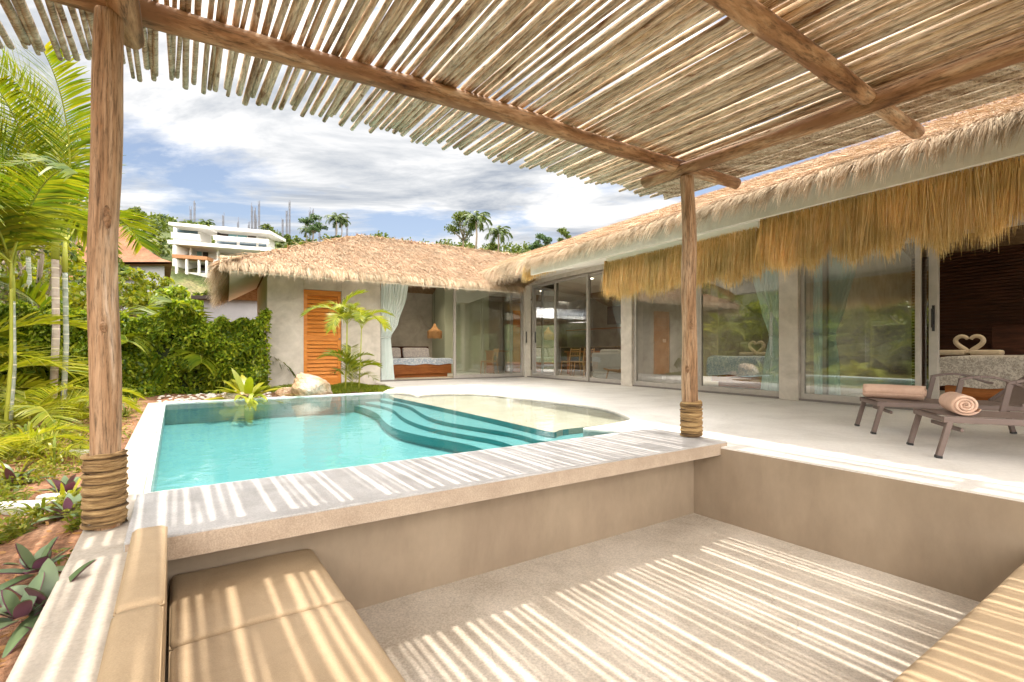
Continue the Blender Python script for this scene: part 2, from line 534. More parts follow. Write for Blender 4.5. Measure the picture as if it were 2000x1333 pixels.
M['thatch'] = leafy('mixed thatch straw', [(.17, .095, .05), (.42, .275, .17), (.52, .365, .25), (.31, .185, .105), (.62, .485, .37), (.46, .31, .20)], .75, .15, spec=.2, tint=(1.05, 1.0, .85))  # straw tones vary at random from strand to strand
M['thatch_tip'] = leafy('bleached thatch straw', [(.36, .245, .15), (.56, .43, .30), (.66, .54, .41), (.44, .32, .21), (.70, .60, .48)], .75, .15, spec=.2, tint=(1.05, 1.0, .85))
M['fringe'] = leafy('golden grass fringe', [(.44, .27, .095), (.74, .52, .22), (.86, .66, .33), (.62, .41, .15), (.90, .74, .46), (.70, .48, .19)], .75, .45, spec=.2, tint=(1.05, 1.0, .82))
M['post_wood'] = wood('weathered post wood', [(.15, .075, .035), (.32, .19, .105), (.44, .30, .19), (.60, .49, .39)], 17, .75, (1, 1, .075), .60, bump=1.0, bscale=26, fleck=[(42, (1, 1, .05), .64, (.16, .085, .045)), (9, (1, 1, .3), .60, (.36, .17, .07))])
M['beam_wood'] = wood('stripped beam wood', [(.06, .026, .012), (.20, .095, .04), (.38, .22, .115), (.58, .43, .29)], 9, .7, (.14, .8, .8), .60, bump=1.0, bscale=22, fleck=[(7, (.35, 1, 1), .53, (.25, .125, .06)), (40, (.3, 1, 1), .66, (.05, .02, .01))])
M['slat_wood'] = wood('bark slat wood', [(.17, .095, .05), (.46, .345, .235), (.64, .53, .41), (.76, .69, .59)], 16, .75, (.12, 1, 1), .55, bump=.9, bscale=50, per_object=.30, fleck=[(26, (.25, 1, 1), .60, (.17, .075, .03)), (70, (.5, 1, 1), .66, (.07, .03, .015))])
M['rope'] = surf('manila rope', [(.10, .06, .03), (.36, .225, .10), (.54, .36, .17)], 9, .9, .8, 240, fine=(260, .4), bdist=.006, stretch=(.35, .35, 7), lo=.38, hi=.58)
M['cushion'] = surf('tan canvas', [(.385, .28, .172), (.415, .305, .19), (.445, .33, .21)], 2.5, .65, .30, 16, fine=(300, .12), spec=.25, stain=(3.0, .10), bdist=.012)
M['piping'] = surf('tan piping', [(.36, .26, .155), (.40, .29, .175)], 5, .6, .05, 200)
M['door_wood'] = wood('orange teak', [(.42, .135, .018), (.58, .21, .035), (.66, .27, .06)], 5, .5, (.3, .3, 3.0), .18, bump=.15)
M['dark_wood'] = wood('dark walnut slats', [(.030, .010, .006), (.065, .022, .012), (.10, .038, .02)], 5, .5, (.4, .4, 3.0), .3, bump=.2)
M['bed_wood'] = wood('red teak bed base', [(.24, .07, .018), (.36, .12, .03), (.44, .16, .045)], 6, .45, (.3, .3, 2.5), .25, bump=.15)
M['teak'] = wood('light teak', [(.36, .19, .075), (.50, .29, .13)], 8, .5, (.5, .5, .5), .2, bump=.15)
M['alu'] = plain('champagne aluminium', (.42, .385, .34), .42, .15)
M['alu_dark'] = plain('dark aluminium', (.20, .175, .16), .45, .2)  # darker aluminium tone for door tracks and a handle
M['black'] = plain('black plastic', (.012, .012, .013), .4)
M['white'] = plain('white plastic', (.78, .77, .74), .45)
M['curtain'] = surf('mint curtain cloth', [(.70, .76, .73), (.78, .83, .80)], 6, .85, .05, 200)
M['curtain_green'] = surf('sea green curtain cloth', [(.78, .90, .86), (.84, .93, .90)], 6, .85, .05, 200)
M['quilt'] = surf('blue leaf print quilt', [(.72, .74, .76), (.66, .69, .74), (.22, .33, .48), (.62, .66, .70)], 22, .9, .1, 60, lo=.42, hi=.62, dist=1.4)
M['quilt_brown'] = surf('grey leaf print quilt', [(.66, .61, .55), (.56, .51, .46), (.30, .25, .21), (.58, .54, .49)], 22, .9, .1, 60, lo=.42, hi=.62, dist=1.4)
M['pillow'] = surf('leaf print pillow', [(.55, .50, .47), (.28, .27, .30), (.62, .56, .52)], 26, .9, .1, 60, lo=.40, hi=.62, dist=1.2)
M['towel'] = surf('peach towelling', [(.66, .44, .33), (.74, .52, .41)], 14, .95, .8, 420, fine=(300, .15), bdist=.005)
M['towel_cream'] = surf('cream towelling', [(.56, .45, .32), (.64, .53, .40)], 14, .95, .6, 300, bdist=.005)
M['lounger'] = plain('taupe powder coat', (.16, .115, .10), .42)
M['sling'] = surf('taupe mesh sling', [(.24, .18, .155), (.28, .215, .19)], 5, .75, .25, 500, fine=(420, .25))
M['rattan'] = surf('woven rattan', [(.28, .13, .04), (.46, .24, .09), (.56, .32, .14)], 40, .7, .9, 120, bdist=.01)
M['sofa'] = surf('pale grey linen', [(.42, .40, .36), (.48, .46, .42)], 6, .9, .1, 200)
M['rug'] = surf('natural rug', [(.45, .38, .28), (.60, .54, .44)], 30, .95, .5, 200)
M['glass'] = clear('window glass', (.93, .97, .94), 1.5, .20)
M['water'] = clear('pool water', (.93, .985, .985), 1.33, 0.0, .16, 7)
M['rock'] = surf('sandstone boulder', [(.26, .15, .075), (.46, .30, .17), (.58, .45, .33), (.64, .54, .44)], 3.2, .9, .8, 18, fine=(28, .25), bdist=.05)
M['palm_leaf'] = leafy('palm leaf', [(.065, .13, .008), (.14, .20, .010), (.24, .26, .014), (.09, .16, .010), (.32, .30, .02)], .40, .45)
M['palm_bright'] = leafy('young palm leaf', [(.22, .29, .02), (.36, .37, .03), (.16, .24, .018), (.50, .47, .09)], .40, .5)
M['palm_dry'] = leafy('dry palm leaf', [(.30, .14, .04), (.44, .25, .10), (.36, .18, .06)], .6, .25)
M['strap_leaf'] = leafy('strap leaf', [(.20, .25, .012), (.34, .34, .02), (.14, .21, .012), (.42, .38, .04)], .35, .40)
M['hedge_leaf'] = leafy('hedge leaf', [(.06, .12, .010), (.14, .23, .014), (.26, .36, .022), (.44, .48, .04), (.10, .18, .012)], .40, .45)
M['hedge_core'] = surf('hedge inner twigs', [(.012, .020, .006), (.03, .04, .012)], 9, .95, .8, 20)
M['lush_leaf'] = leafy('lush leaf', [(.10, .17, .010), (.20, .24, .012), (.30, .30, .018), (.07, .12, .008)], .42, .45)
M['cover_leaf'] = leafy('ground cover leaf', [(.10, .15, .012), (.18, .21, .015), (.26, .25, .02), (.06, .10, .010)], .5, .35)
M['turf'] = leafy('mound grass', [(.10, .17, .008), (.19, .25, .012), (.28, .31, .02), (.07, .13, .008)], .5, .35)
M['lily_top'] = leafy('boat lily leaf', [(.10, .16, .07), (.15, .21, .11), (.20, .26, .15)], .35, .10)
M['lily_purple'] = leafy('purple boat lily leaf', [(.24, .08, .16), (.34, .14, .26), (.18, .07, .10)], .4, .2)
M['tree_leaf'] = leafy('tree leaf', [(.035, .065, .012), (.08, .12, .015), (.14, .17, .02), (.05, .09, .012)], .5, .3)
M['tree_leaf_blue'] = leafy('bluish tree leaf', [(.03, .07, .03), (.06, .12, .045), (.10, .15, .04)], .5, .3)  # bluer green leaf colour for some of the trees
M['coco_leaf'] = leafy('coconut leaf', [(.05, .09, .03), (.09, .14, .04), (.13, .16, .05)], .5, .3)
M['bark'] = surf('grey bark', [(.16, .12, .085), (.30, .25, .19)], 6, .9, .7, 30, stretch=(1, 1, .3))
M['palm_trunk'] = surf('ringed palm trunk', [(.26, .20, .15), (.42, .35, .30), (.50, .43, .38)], 5, .8, .4, 30, stretch=(1, 1, 2.2))
M['palm_trunk_grey'] = surf('grey green palm trunk', [(.22, .24, .17), (.34, .36, .30), (.44, .45, .40)], 5, .8, .4, 30, stretch=(1, 1, 2.2))
def ringed(name, cols, ringcol, spacing):
    m = surf(name, cols, 5, .8, .35, 30, stretch=(1, 1, 2.2))
    N, L = m.node_tree.nodes, m.node_tree.links
    p = next(n for n in N if n.type == 'BSDF_PRINCIPLED')
    src = p.inputs['Base Color'].links[0].from_socket
    tc = N.new('ShaderNodeTexCoord'); w = N.new('ShaderNodeTexWave'); w.bands_direction = 'Z'
    w.inputs['Scale'].default_value = .314 / spacing; w.inputs['Distortion'].default_value = 1.2; w.inputs['Detail Scale'].default_value = .8
    L.new(tc.outputs['Object'], w.inputs['Vector'])
    L.new(_mixc(N, L, _ramp(N, L, w.outputs['Fac'], [(0, 0, 0), (1, 1, 1)], .955, .985), src, ringcol), p.inputs['Base Color'])
    return m
M['palm_trunk'] = ringed('ringed palm trunk', [(.30, .22, .16), (.48, .39, .33), (.56, .48, .42)], (.72, .64, .50), .15)
M['palm_trunk_grey'] = ringed('grey green palm trunk', [(.22, .24, .17), (.34, .36, .30), (.46, .47, .42)], (.62, .58, .46), .12)
M['ring'] = plain('pale trunk ring', (.62, .54, .42), .8)
M['crownshaft'] = surf('yellow green crownshaft', [(.26, .29, .03), (.40, .38, .06)], 6, .4, .05, 40, stretch=(1, 1, .3))
M['house_white'] = surf('white painted wall', [(.60, .58, .55), (.68, .66, .63)], .4, .7, .03, 6)
M['house_roof'] = surf('orange shingle', [(.15, .06, .026), (.215, .095, .045), (.27, .135, .07)], .8, .8, .6, 3, fine=(4, .2), bdist=.1)
M['house_glass'] = plain('dark blue window', (.06, .10, .13), .1, 0, 0, .8)
M['house_curtain'] = plain('blue window curtain', (.20, .38, .44), .6)
M['house_dark'] = plain('dark opening', (.035, .025, .02), .8)
M['house_wood'] = plain('house timber', (.34, .16, .07), .7)
M['grey_block'] = surf('grey block wall', [(.22, .22, .23), (.28, .28, .29)], 1, .8, .1, 6)
M['mast'] = plain('grey steel mast', (.17, .17, .19), .6, .3)
M['paver'] = surf('pale paver', [(.58, .56, .52), (.68, .66, .62)], 5, .8, .2, 70)
M['pebble'] = surf('white pebble', [(.50, .45, .38), (.66, .62, .55)], 5, .8, .2, 70)

M['knot_wood'] = surf('dark knot wood', [(.10, .05, .025), (.30, .17, .09), (.44, .29, .18)], 30, .85, .9, 60, fine=(90, .4), bdist=.01)
# ------------------------------------------------------------------ setting: ground, garden soil, deck, pool
def structure(name, mb_or_obj, mat=None, **kw):
    o = mb_or_obj.build(name, mat, **kw) if isinstance(mb_or_obj, MB) else mb_or_obj
    o['kind'] = 'structure'
    return o
def hill_h(x, y):
    d = math.hypot(x, y)
    az = math.atan2(x, max(y, .01))
    if y < 4 and d < 400: side = .35
    else: side = 1.0
    Hh = 26.0
    t = max(0.0, (d - 18) / 95)
    h = Hh * (t ** 1.5 if t < 1 else 1 + (1 - math.exp(-(t - 1) * .8)) * .05)
    h *= side
    n = math.sin(x * .11 + 1.3) * math.cos(y * .09 + .4) + .5 * math.sin(x * .27 + y * .21)
    h -= 2.6 * math.exp(-((x + 33) / 9) ** 2 - ((y - 54) / 9) ** 2)
    return -.75 + h + n * .7 * min(1, t * 2)
def build_ground():
    n = 150
    xs = np.sinh(np.linspace(-5.2, 5.2, n)) * 6.6
    V = np.array([(x, y + 10, hill_h(x, y + 10)) for y in xs for x in xs])
    i, j = np.meshgrid(np.arange(n - 1), np.arange(n - 1))
    k = (i * n + j).ravel()
    Q = np.stack([k, k + 1, k + n + 1, k + n], axis=1)
    o = link_mesh('ground', np_mesh('ground', V, Q), M['hill'], smooth=True)
    o['kind'] = 'structure'
def soil_z(a, b):
    return -.085 + .022 * math.sin(a * 3.1 + b * 1.7) + .015 * math.sin(a * 7.3 - b * 5.1) + .006 * math.sin(a * 23 + 3) * math.sin(b * 19)
def build_soil():
    def patch(name, a0, a1, b0, b1, na, nb):
        aa = np.linspace(a0, a1, na); bb = np.linspace(b0, b1, nb)
        V = np.array([tuple(G(a, b, soil_z(a, b))) for b in bb for a in aa])
        i, j = np.meshgrid(np.arange(nb - 1), np.arange(na - 1))
        k = (i * na + j).ravel()
        Q = np.stack([k, k + 1, k + na + 1, k + na], axis=1)
        return V, Q
    V, Q = merge_arrays([patch('s', -3.2, -.145, -3, 6, 90, 220), patch('s', -16, -3.2, -6, 22, 60, 110),
                         patch('s', -3.2, -.145, 6, 22, 30, 90), patch('s', -.145, 5, 5.9, 22, 50, 90), patch('s', -3.2, -.145, -9, -3, 20, 30)])
    o = link_mesh('garden_soil', np_mesh('garden_soil', V, Q), M['soil'], smooth=True)
    o['kind'] = 'structure'
build_ground()
build_soil()

RIM = [(1217, 843.4), (1190, 841), (1160, 838.8), (1135, 837.2), (1150, 834.5), (1190, 829), (1220, 823), (1233, 819.5), (1228, 815), (1205, 805), (1175, 796.6), (1140, 791), (1100, 786.6), (1060, 782),
       (1025, 778), (1000, 775), (980, 772.5), (950, 769.6), (915, 768.2), (875, 768), (845, 769), (828, 771), (815, 773.2), (808, 771), (800, 768.6), (779, 766.8)]
rim = [ground_pt(x, y) for x, y in RIM]
# smooth the rim once
def chaikin(p, keep_ends=True):
    q = [p[0]]
    for s, e in zip(p, p[1:]):
        q += [s * .75 + e * .25, s * .25 + e * .75]
    q.append(p[-1]); return q
rim = chaikin(rim)
deck_poly = ([G(3.40, -6), G(3.40, .70), G(3.36, .83)] + rim +
             [G(3.02, 5.86), ground_pt(763, 758), ground_pt(752, 751), ground_pt(735, 747.5), F(10.79, 2.9), F(16, 2.9), F(16, 13), F(-6, 13)])
structure('deck', MB().prism(deck_poly, -.30, 0), M['deck'])
# pool shell
structure('pool_floor', MB().prism([G(-.1, .5), G(4.6, .5), G(4.6, 7.0), G(-.1, 7.0)], -.42, -.30), M['tile_pool'])
pw = MB()
pw.box(G, .0, .035, .80, 5.86, -.31, -.014)
pw.box(G, .035, 3.3, 5.835, 5.87, -.31, -.014)
pw.box(G, .035, 3.5, .76, .82, -.31, -.014)
structure('pool_wall', pw, M['tile_rim'])
def curve_pts(px, z):
    p = [ground_pt(x, y, z) for x, y in px]
    return chaikin(chaikin(p))
lines = [
    ('sand', -.045, [(770, 777), (794, 781.6), (940, 813), (1040, 836), (1083, 846), (1092, 840), (1110, 838)], -.10),
    ('tile_pool', -.10, [(745, 782), (770, 786), (800, 793), (812, 800.5), (830, 812.5), (860, 823), (920, 833.5), (980, 842.5), (1025, 851.5), (1049, 860.5), (1082, 863), (1150, 868)], -.145),
    ('tile_pool', -.145, [(715, 788), (740, 791.5), (770, 800.5), (785, 815.5), (815, 829), (860, 841), (920, 851.5), (965, 859), (995, 868), (1010, 876)], -.19),
    ('tile_pool', -.19, [(680, 790), (704, 794.5), (737, 806.5), (749, 823), (770, 838), (815, 850), (875, 860.5), (920, 869.5), (950, 880), (952, 888)], -.255),
]
for mat, z, px, zb in lines:
    c = curve_pts(px, z)
    far, near = c[0], c[-1]
    poly = c + [near + G(3, 0) - G(0, 0), G(6, 3), G(6, 7), far + (G(.2, 1.0) - G(0, 0))]
    structure('pool_step' if mat != 'sand' else 'beach_entry', MB().prism(poly, -.32, z), M[mat])
    rb = MB()
    for p, q in zip(c, c[1:]):
        t = (q - p).normalized(); nrm = Vector((-t.y, t.x, 0)) * .004
        if nrm.dot(G(-1, 0) - G(0, 0)) < 0: nrm = -nrm
        rb.quad((p.x + nrm.x, p.y + nrm.y, zb - .02), (q.x + nrm.x, q.y + nrm.y, zb - .02), (q.x + nrm.x, q.y + nrm.y, z - .002), (p.x + nrm.x, p.y + nrm.y, z - .002))
    structure('step_riser', rb, M['tile_riser_shade'])
wat = MB().quad(G(.02, .79, -.012), G(4.6, .79, -.012), G(4.6, 5.85, -.012), G(.02, 5.85, -.012))
structure('water', wat, M['water'])

# copings and kerb (things of their own)
def solid(name, label, cat, mb, mat, bevel=.004, group=None, **kw):
    return tag(mb.build(name, mat, bevel=bevel, **kw), label, cat, group)
solid('kerb', 'long pale cement kerb running left of the seat and beside the pool', 'kerb', MB().box(G, -.15, .02, -6, 5.93, -.7, 0), M['kerb'], .008)
pc = MB()
pc.box(G, .022, .045, .825, 5.832, -.10, .003)
pc.box(G, .022, 3.02, 5.832, 5.89, -.10, .004)
pc.box(G, .022, 3.40, .70, .823, -.10, .002)
solid('pool_coping', 'thin white tiled edge framing the turquoise pool', 'coping', pc, M['white_rim'], .003)

# sunken lounge
structure('pit_floor', MB().box(G, -.1, 3.6, -3.2, .4, -.66, -.54), M['pit_floor'])
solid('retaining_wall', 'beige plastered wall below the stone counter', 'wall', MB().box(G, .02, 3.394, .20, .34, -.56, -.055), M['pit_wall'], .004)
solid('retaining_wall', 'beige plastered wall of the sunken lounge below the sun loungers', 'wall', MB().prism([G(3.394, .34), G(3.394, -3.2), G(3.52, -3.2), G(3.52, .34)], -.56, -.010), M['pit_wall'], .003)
slab_m = MB().prism([G(0, 0), G(3.475, -.015), G(3.53, .70), G(.0, .695)], -.062, .032)
slab = tag(slab_m.build('bar_counter', M['slab'], bevel=.006), 'thick grey terrazzo counter slab between the pool and the sunken lounge', 'counter')
sl_e = MB().prism([G(.004, -.0035), G(3.472, -.0185), G(3.472, -.010), G(.004, .004)], -.058, .024)
o = sl_e.build('slab_edge', M['slab_edge'], slab)
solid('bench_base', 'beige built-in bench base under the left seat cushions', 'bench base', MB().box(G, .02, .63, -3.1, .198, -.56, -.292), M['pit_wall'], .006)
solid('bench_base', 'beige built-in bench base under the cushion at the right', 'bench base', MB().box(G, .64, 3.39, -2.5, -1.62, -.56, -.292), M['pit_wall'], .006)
def cushion(name, label, a0, a1, b0, b1, z0, z1, r, bulge, seed, cat='cushion', group=None):
    o = soft(name, M['cushion'], None, G, a0, a1, b0, b1, z0, z1, r, bulge=bulge, n=22, wrinkle=.0035, seed=seed)
    tag(o, label, cat, group)
    e = r * .06
    pts = [(a0 + e, b0 + e), (a1 - e, b0 + e), (a1 - e, b1 - e), (a0 + e, b1 - e)]
    loop = []
    for (p, q) in zip(pts, pts[1:] + pts[:1]):
        for i in range(8):
            t = i / 8
            loop.append(G(p[0] + (q[0] - p[0]) * t, p[1] + (q[1] - p[1]) * t, z1 - r * .85))
    loop.append(loop[0])
    MB().tube(loop, .0028, 6).build('piping', M['piping'], o, smooth=True)
    return o
cushion('seat_cushion', 'short tan seat cushion under the end of the stone counter', .132, .655, -.356, .190, -.292, -.185, .024, .006, 3)
cushion('seat_cushion', 'long tan seat cushion in striped shade at the left front', .132, .66, -2.3, -.364, -.292, -.185, .024, .006, 4)
cushion('seat_cushion', 'tan bench cushion in the bottom right corner of the lounge', .70, 3.385, -2.35, -1.59, -.292, -.185, .024, .006, 5)
cushion('back_cushion', 'upright tan back cushion leaning against the counter end', .026, .124, -.652, -.010, -.20, .083, .020, .006, 6)
cushion('back_cushion', 'longer upright tan back cushion beside the kerb', .024, .122, -2.2, -.660, -.20, .080, .020, .006, 7)

# ------------------------------------------------------------------ pergola
def log(name, P, Q, r0, r1, mat, parent, wob=.01, segs=16, n=10, knots=2, seed=0, flat=1.0):
    """a rough log along its own local X axis, placed from P to Q"""
    rs = random.Random(seed * 131 + 17)
    P, Q = Vector(P), Vector(Q)
    Lg = (Q - P).length
    ph = [rs.random() * 6.28 for _ in range(6)]
    kn = [(rs.random(), rs.random() * 6.28, rs.uniform(.08, .2)) for _ in range(knots)]
    m = MB()
    for i in range(segs + 1):
        t = i / segs
        cy_ = wob * (math.sin(t * 5.1 + ph[0]) + .5 * math.sin(t * 11 + ph[1]))
        cz_ = wob * .6 * (math.sin(t * 4.3 + ph[2]) + .5 * math.sin(t * 13 + ph[3]))
        r = r0 + (r1 - r0) * t
        r *= 1 + .05 * math.sin(t * 17 + ph[4]) + .03 * math.sin(t * 41 + ph[5])
        for k in range(n):
            a = 2 * math.pi * k / n
            rr = r * (1 + .05 * math.sin(2 * a + ph[0] + t * 3) + .03 * math.sin(3 * a + ph[1] - t * 7))
            for kt, ka, ks in kn:
                da = math.atan2(math.sin(a - ka), math.cos(a - ka))
                rr += r * ks * math.exp(-((t - kt) * Lg / (r * 1.4)) ** 2 - (da / .55) ** 2)
            m.v.append((t * Lg, cy_ + rr * math.cos(a), cz_ + rr * math.sin(a) * flat))
    for i in range(segs):
        for k in range(n):
            k2 = (k + 1) % n
            m.f.append((i * n + k, i * n + k2, (i + 1) * n + k2, (i + 1) * n + k))
    m.f.append(tuple(range(n - 1, -1, -1)))
    m.f.append(tuple(segs * n + k for k in range(n)))
    me = bpy.data.meshes.new(name); me.from_pydata(m.v, [], m.f)
    bm = bmesh.new(); bm.from_mesh(me); bmesh.ops.recalc_face_normals(bm, faces=bm.faces); bm.to_mesh(me); bm.free()
    me.polygons.foreach_set('use_smooth', [len(p.vertices) == 4 for p in me.polygons])
    me.materials.append(mat)
    o = bpy.data.objects.new(name, me); C.objects.link(o)
    o.rotation_euler = (Q - P).to_track_quat('X', 'Z').to_euler()
    o.location = P
    if parent is not None:
        o.parent = parent; o.location = P - ORG[parent.name]; ORG[o.name] = Vector((0, 0, 0))
    return o
pergola = thing('pergola', 'rustic log pergola with a slatted pole roof over the sunken lounge', 'pergola', G(1.6, 0, 0))
def post(P, Q, r0, r1, seed, knots, zr, nturn, rr):
    """vertical post (mesh in world axes) with the rope round its foot"""
    rs = random.Random(seed)
    ph = [rs.random() * 6.28 for _ in range(6)]
    P, Q = Vector(P), Vector(Q)
    m = MB(); segs, n = 60, 28
    for i in range(segs + 1):
        t = i / segs
        c = P.lerp(Q, t)
        c = c + Vector((.006 * math.sin(t * 6 + ph[0]) + .004 * math.sin(t * 15 + ph[1]), .005 * math.sin(t * 5 + ph[2]), 0))
        r = (r0 + (r1 - r0) * t) * (1 + .03 * math.sin(t * 13 + ph[3]))
        for k in range(n):
            a = 2 * math.pi * k / n
            q = r * (1 + .035 * math.sin(2 * a + ph[4] + t * 2) + .022 * math.sin(5 * a + ph[5] + t * 3) + .012 * math.sin(9 * a + t * 5))
            for kt, ka, ks, kw in knots:
                da = math.atan2(math.sin(a - ka), math.cos(a - ka))
                e = math.exp(-((t - kt) / kw) ** 2 - (da / .42) ** 2)
                ring = math.exp(-((t - kt) / (kw * .42)) ** 2 - (da / .18) ** 2)
                q += r * ks * e - r * ks * 1.7 * ring
            m.v.append((c.x + q * math.cos(a), c.y + q * math.sin(a), c.z))
    for i in range(segs):
        for k in range(n):
            k2 = (k + 1) % n
            m.f.append((i * n + k, i * n + k2, (i + 1) * n + k2, (i + 1) * n + k))
    m.f.append(tuple(segs * n + k for k in range(n)))
    o = m.build('post', M['post_wood'], pergola, smooth=True)
    for kt, ka, ks, kw in knots[:2]:
        c = P.lerp(Q, kt); r = r0 + (r1 - r0) * kt
        km = MB(); hh = kw * (Q.z - P.z) * .50; ww = r * .22
        for i in range(9):
            u_ = i / 8
            for k in range(20):
                a = 2 * math.pi * k / 20
                da = math.cos(a) * ww * u_ / r
                bulge = r * (1.0 + ks * .62) * (1 + .05 * math.sin(u_ * 9)) + .012 * (1 - u_ * u_) - .006 * (u_ < .3)
                km.v.append((c.x + bulge * math.cos(ka + da), c.y + bulge * math.sin(ka + da), c.z + math.sin(a) * hh * u_ * (1 + .10 * math.sin(a * 2 + seed))))
        for i in range(8):
            for k in range(20):
                k2 = (k + 1) % 20
                km.f.append((i * 20 + k, i * 20 + k2, (i + 1) * 20 + k2, (i + 1) * 20 + k))
        km.build('knot', M['knot_wood'], o, smooth=True)
    # rope: a helix of twisted strands
    hx = []; rad = []
    tot = int(nturn * 40)
    for i in range(tot + 1):
        t = i / tot
        a = t * nturn * 2 * math.pi + .8
        z = P.z + rr * 1.02 + t * (zr - rr * 2)
        z += .0015 * math.sin(a * .37 + seed) + .0015 * math.sin(a * 1.0 + seed)
        c = P.lerp(Q, (z - P.z) / (Q.z - P.z))
        q = r0 * 1.05 + rr * .92 + .003 * math.sin(a * .53)
        hx.append((c.x + q * math.cos(a), c.y + q * math.sin(a), z)); rad.append(rr)
    rope = MB(); n = 16
    hx = [Vector(p) for p in hx]
    for i, p in enumerate(hx):
        t = (hx[min(i + 1, tot)] - hx[max(i - 1, 0)]).normalized()
        x = Vector((0, 0, 1)); x = (x - t * x.dot(t)).normalized(); y = t.cross(x)
        for k in range(n):
            a = 2 * math.pi * k / n
            q = rr * (1 + .26 * math.cos(3 * a - i * .9))
            rope.v.append(tuple(p + (x * math.cos(a) + y * math.sin(a)) * q))
    for i in range(tot):
        for k in range(n):
            k2 = (k + 1) % n
            rope.f.append((i * n + k, i * n + k2, (i + 1) * n + k2, (i + 1) * n + k))
    rope.build('rope_binding', M['rope'], o, smooth=True)
    return o
post(G(-.082, .352, 0), G(-.075, .365, 2.06), .051, .047, 3, [(.595, -.82, .22, .045), (.385, -.98, .16, .022), (.72, -1.6, .10, .03), (.25, -.4, .08, .03), (.83, -.6, .10, .02)], .30, 16, .0090)
post(G(3.452, .262, .03), G(3.425, .285, 2.065), .061, .050, 9, [(.42, -1.7, .18, .035), (.26, -2.3, .14, .03), (.60, -2.0, .12, .03), (.75, -1.6, .10, .03)], .285, 15, .0098)
PB = pergola
log('beam', G(-.02, .56, 2.09), G(-.04, -3.4, 2.10), .056, .056, M['beam_wood'], PB, .012, 20, 14, 4, 1)
log('beam', G(3.385, .66, 2.115), G(3.50, -3.4, 2.12), .046, .052, M['beam_wood'], PB, .012, 24, 14, 4, 2)
log('beam', G(-.55, .47, 2.165), G(4.15, .335, 2.165), .056, .046, M['beam_wood'], PB, .016, 30, 14, 6, 3)
log('beam', G(-.55, -.92, 2.165), G(4.19, -.925, 2.165), .052, .045, M['beam_wood'], PB, .018, 30, 14, 6, 4)
log('beam', G(-.55, -2.45, 2.165), G(4.15, -2.45, 2.165), .056, .054, M['beam_wood'], PB, .016, 24, 12, 5, 5)
slat_list = []
a = -1.55
i = 0
while a < 4.24:
    r = rnd.uniform(.0105, .0180)
    ax = a + r
    skew = rnd.gauss(0, .009)
    be = 1.23 - .03 * ax + rnd.uniform(-.10, .06)
    bs = -3.3 + rnd.uniform(-.2, .1)
    z = 2.165 + .060 + r * .8 + rnd.uniform(0, .008)
    slat_list.append((ax, be, bs, r, skew, z, i))
    a += 2 * r + abs(rnd.gauss(.0, .0034)) + (rnd.uniform(.004, .011) if rnd.random() < .42 else 0)
    i += 1
key = sorted(slat_list, key=lambda s: abs(s[0] - 2.0))
near100 = key[:98]
for (ax, be, bs, r, skew, z, k) in near100:
    log('slat', G(ax + skew, be, z), G(ax - skew, bs, z + rnd.uniform(-.004, .006)), r * rnd.uniform(.92, 1.08), r * rnd.uniform(.95, 1.15), M['slat_wood'], PB, .0085, 20, 7, 5, 50 + k)
rest = []
for (ax, be, bs, r, skew, z, k) in key[98:]:
    o = log('slat', G(ax + skew, be, z), G(ax - skew, bs, z), r * .9, r * 1.1, M['slat_wood'], None, .0085, 20, 7, 5, 50 + k)
    o.data.transform(o.rotation_euler.to_matrix().to_4x4()); o.data.transform(Matrix.Translation(o.location))
    rest.append(o)
if rest:
    bm = bmesh.new()
    for o in rest: bm.from_mesh(o.data)
    me = bpy.data.meshes.new('outer_slats'); bm.to_mesh(me); bm.free()
    for o in rest: bpy.data.objects.remove(o)
    o = link_mesh('outer_slats', me, M['slat_wood'], PB, smooth=True)
    o['kind'] = 'stuff'
print('slats', len(slat_list))
# ------------------------------------------------------------------ the villa
U_BACK, V_FRONT = 10.8, 6.95
vdir = np.array(F(0, 1, 0)); udir = np.array(F(1, 0, 0)); zdir = np.array([0, 0, 1.0])
def Fn(u, v, z):
    u, v, z = np.broadcast_arrays(np.asarray(u, float), np.asarray(v, float), np.asarray(z, float))
    return np.stack([v * .857 - u * .515, v * .515 + u * .857, z], axis=1)
def thatch(n, sampler, down, lat, nrm, L, w, jit=.22, lift=.10, droop=.0, segs=2):
    """straw strips lying down a slope; sampler gives the base points"""
    P = sampler(n)
    P = P + nrm * (R.rand(n, 1) * .05)
    D = down + lat * R.normal(0, jit, (n, 1)) + nrm * R.normal(lift, .07, (n, 1))
    Wd = lat + nrm * R.normal(0, .35, (n, 1))
    return blade_arrays(P, D, R.uniform(L[0], L[1], n), np.repeat(lat[None, :], n, 0) * 1.0 + R.normal(0, .25, (n, 3)), R.uniform(w[0], w[1], n), droop, segs)

# ---- long wing (front towards the pool, on the right)
wing = thing('villa_wing', 'long right villa wing with deep thatched eave and sliding glass doors', 'villa', F(3, V_FRONT, 0))
S = .412
def z_front(v): return 2.15 + S * (v - 4.2)
rf = MB()
def slope_slab(m, pts, zf, t):
    """pts: plan (u,v) loop; top follows zf(u,v), thickness t"""
    n = len(pts); b = len(m.v)
    m.v += [tuple(F(u, v, zf(u, v) - t)) for u, v in pts] + [tuple(F(u, v, zf(u, v))) for u, v in pts]
    m.f.append(tuple(range(b + n - 1, b - 1, -1))); m.f.append(tuple(range(b + n, b + 2 * n)))
    for i in range(n):
        j = (i + 1) % n
        m.f.append((b + i, b + j, b + n + j, b + n + i))
slope_slab(rf, [(-5, 4.25), (6.5, 4.25), (6.5, 5.3), (10.4, 5.3), (12.45, 7.6), (-5, 7.6)], lambda u, v: z_front(v), .06)
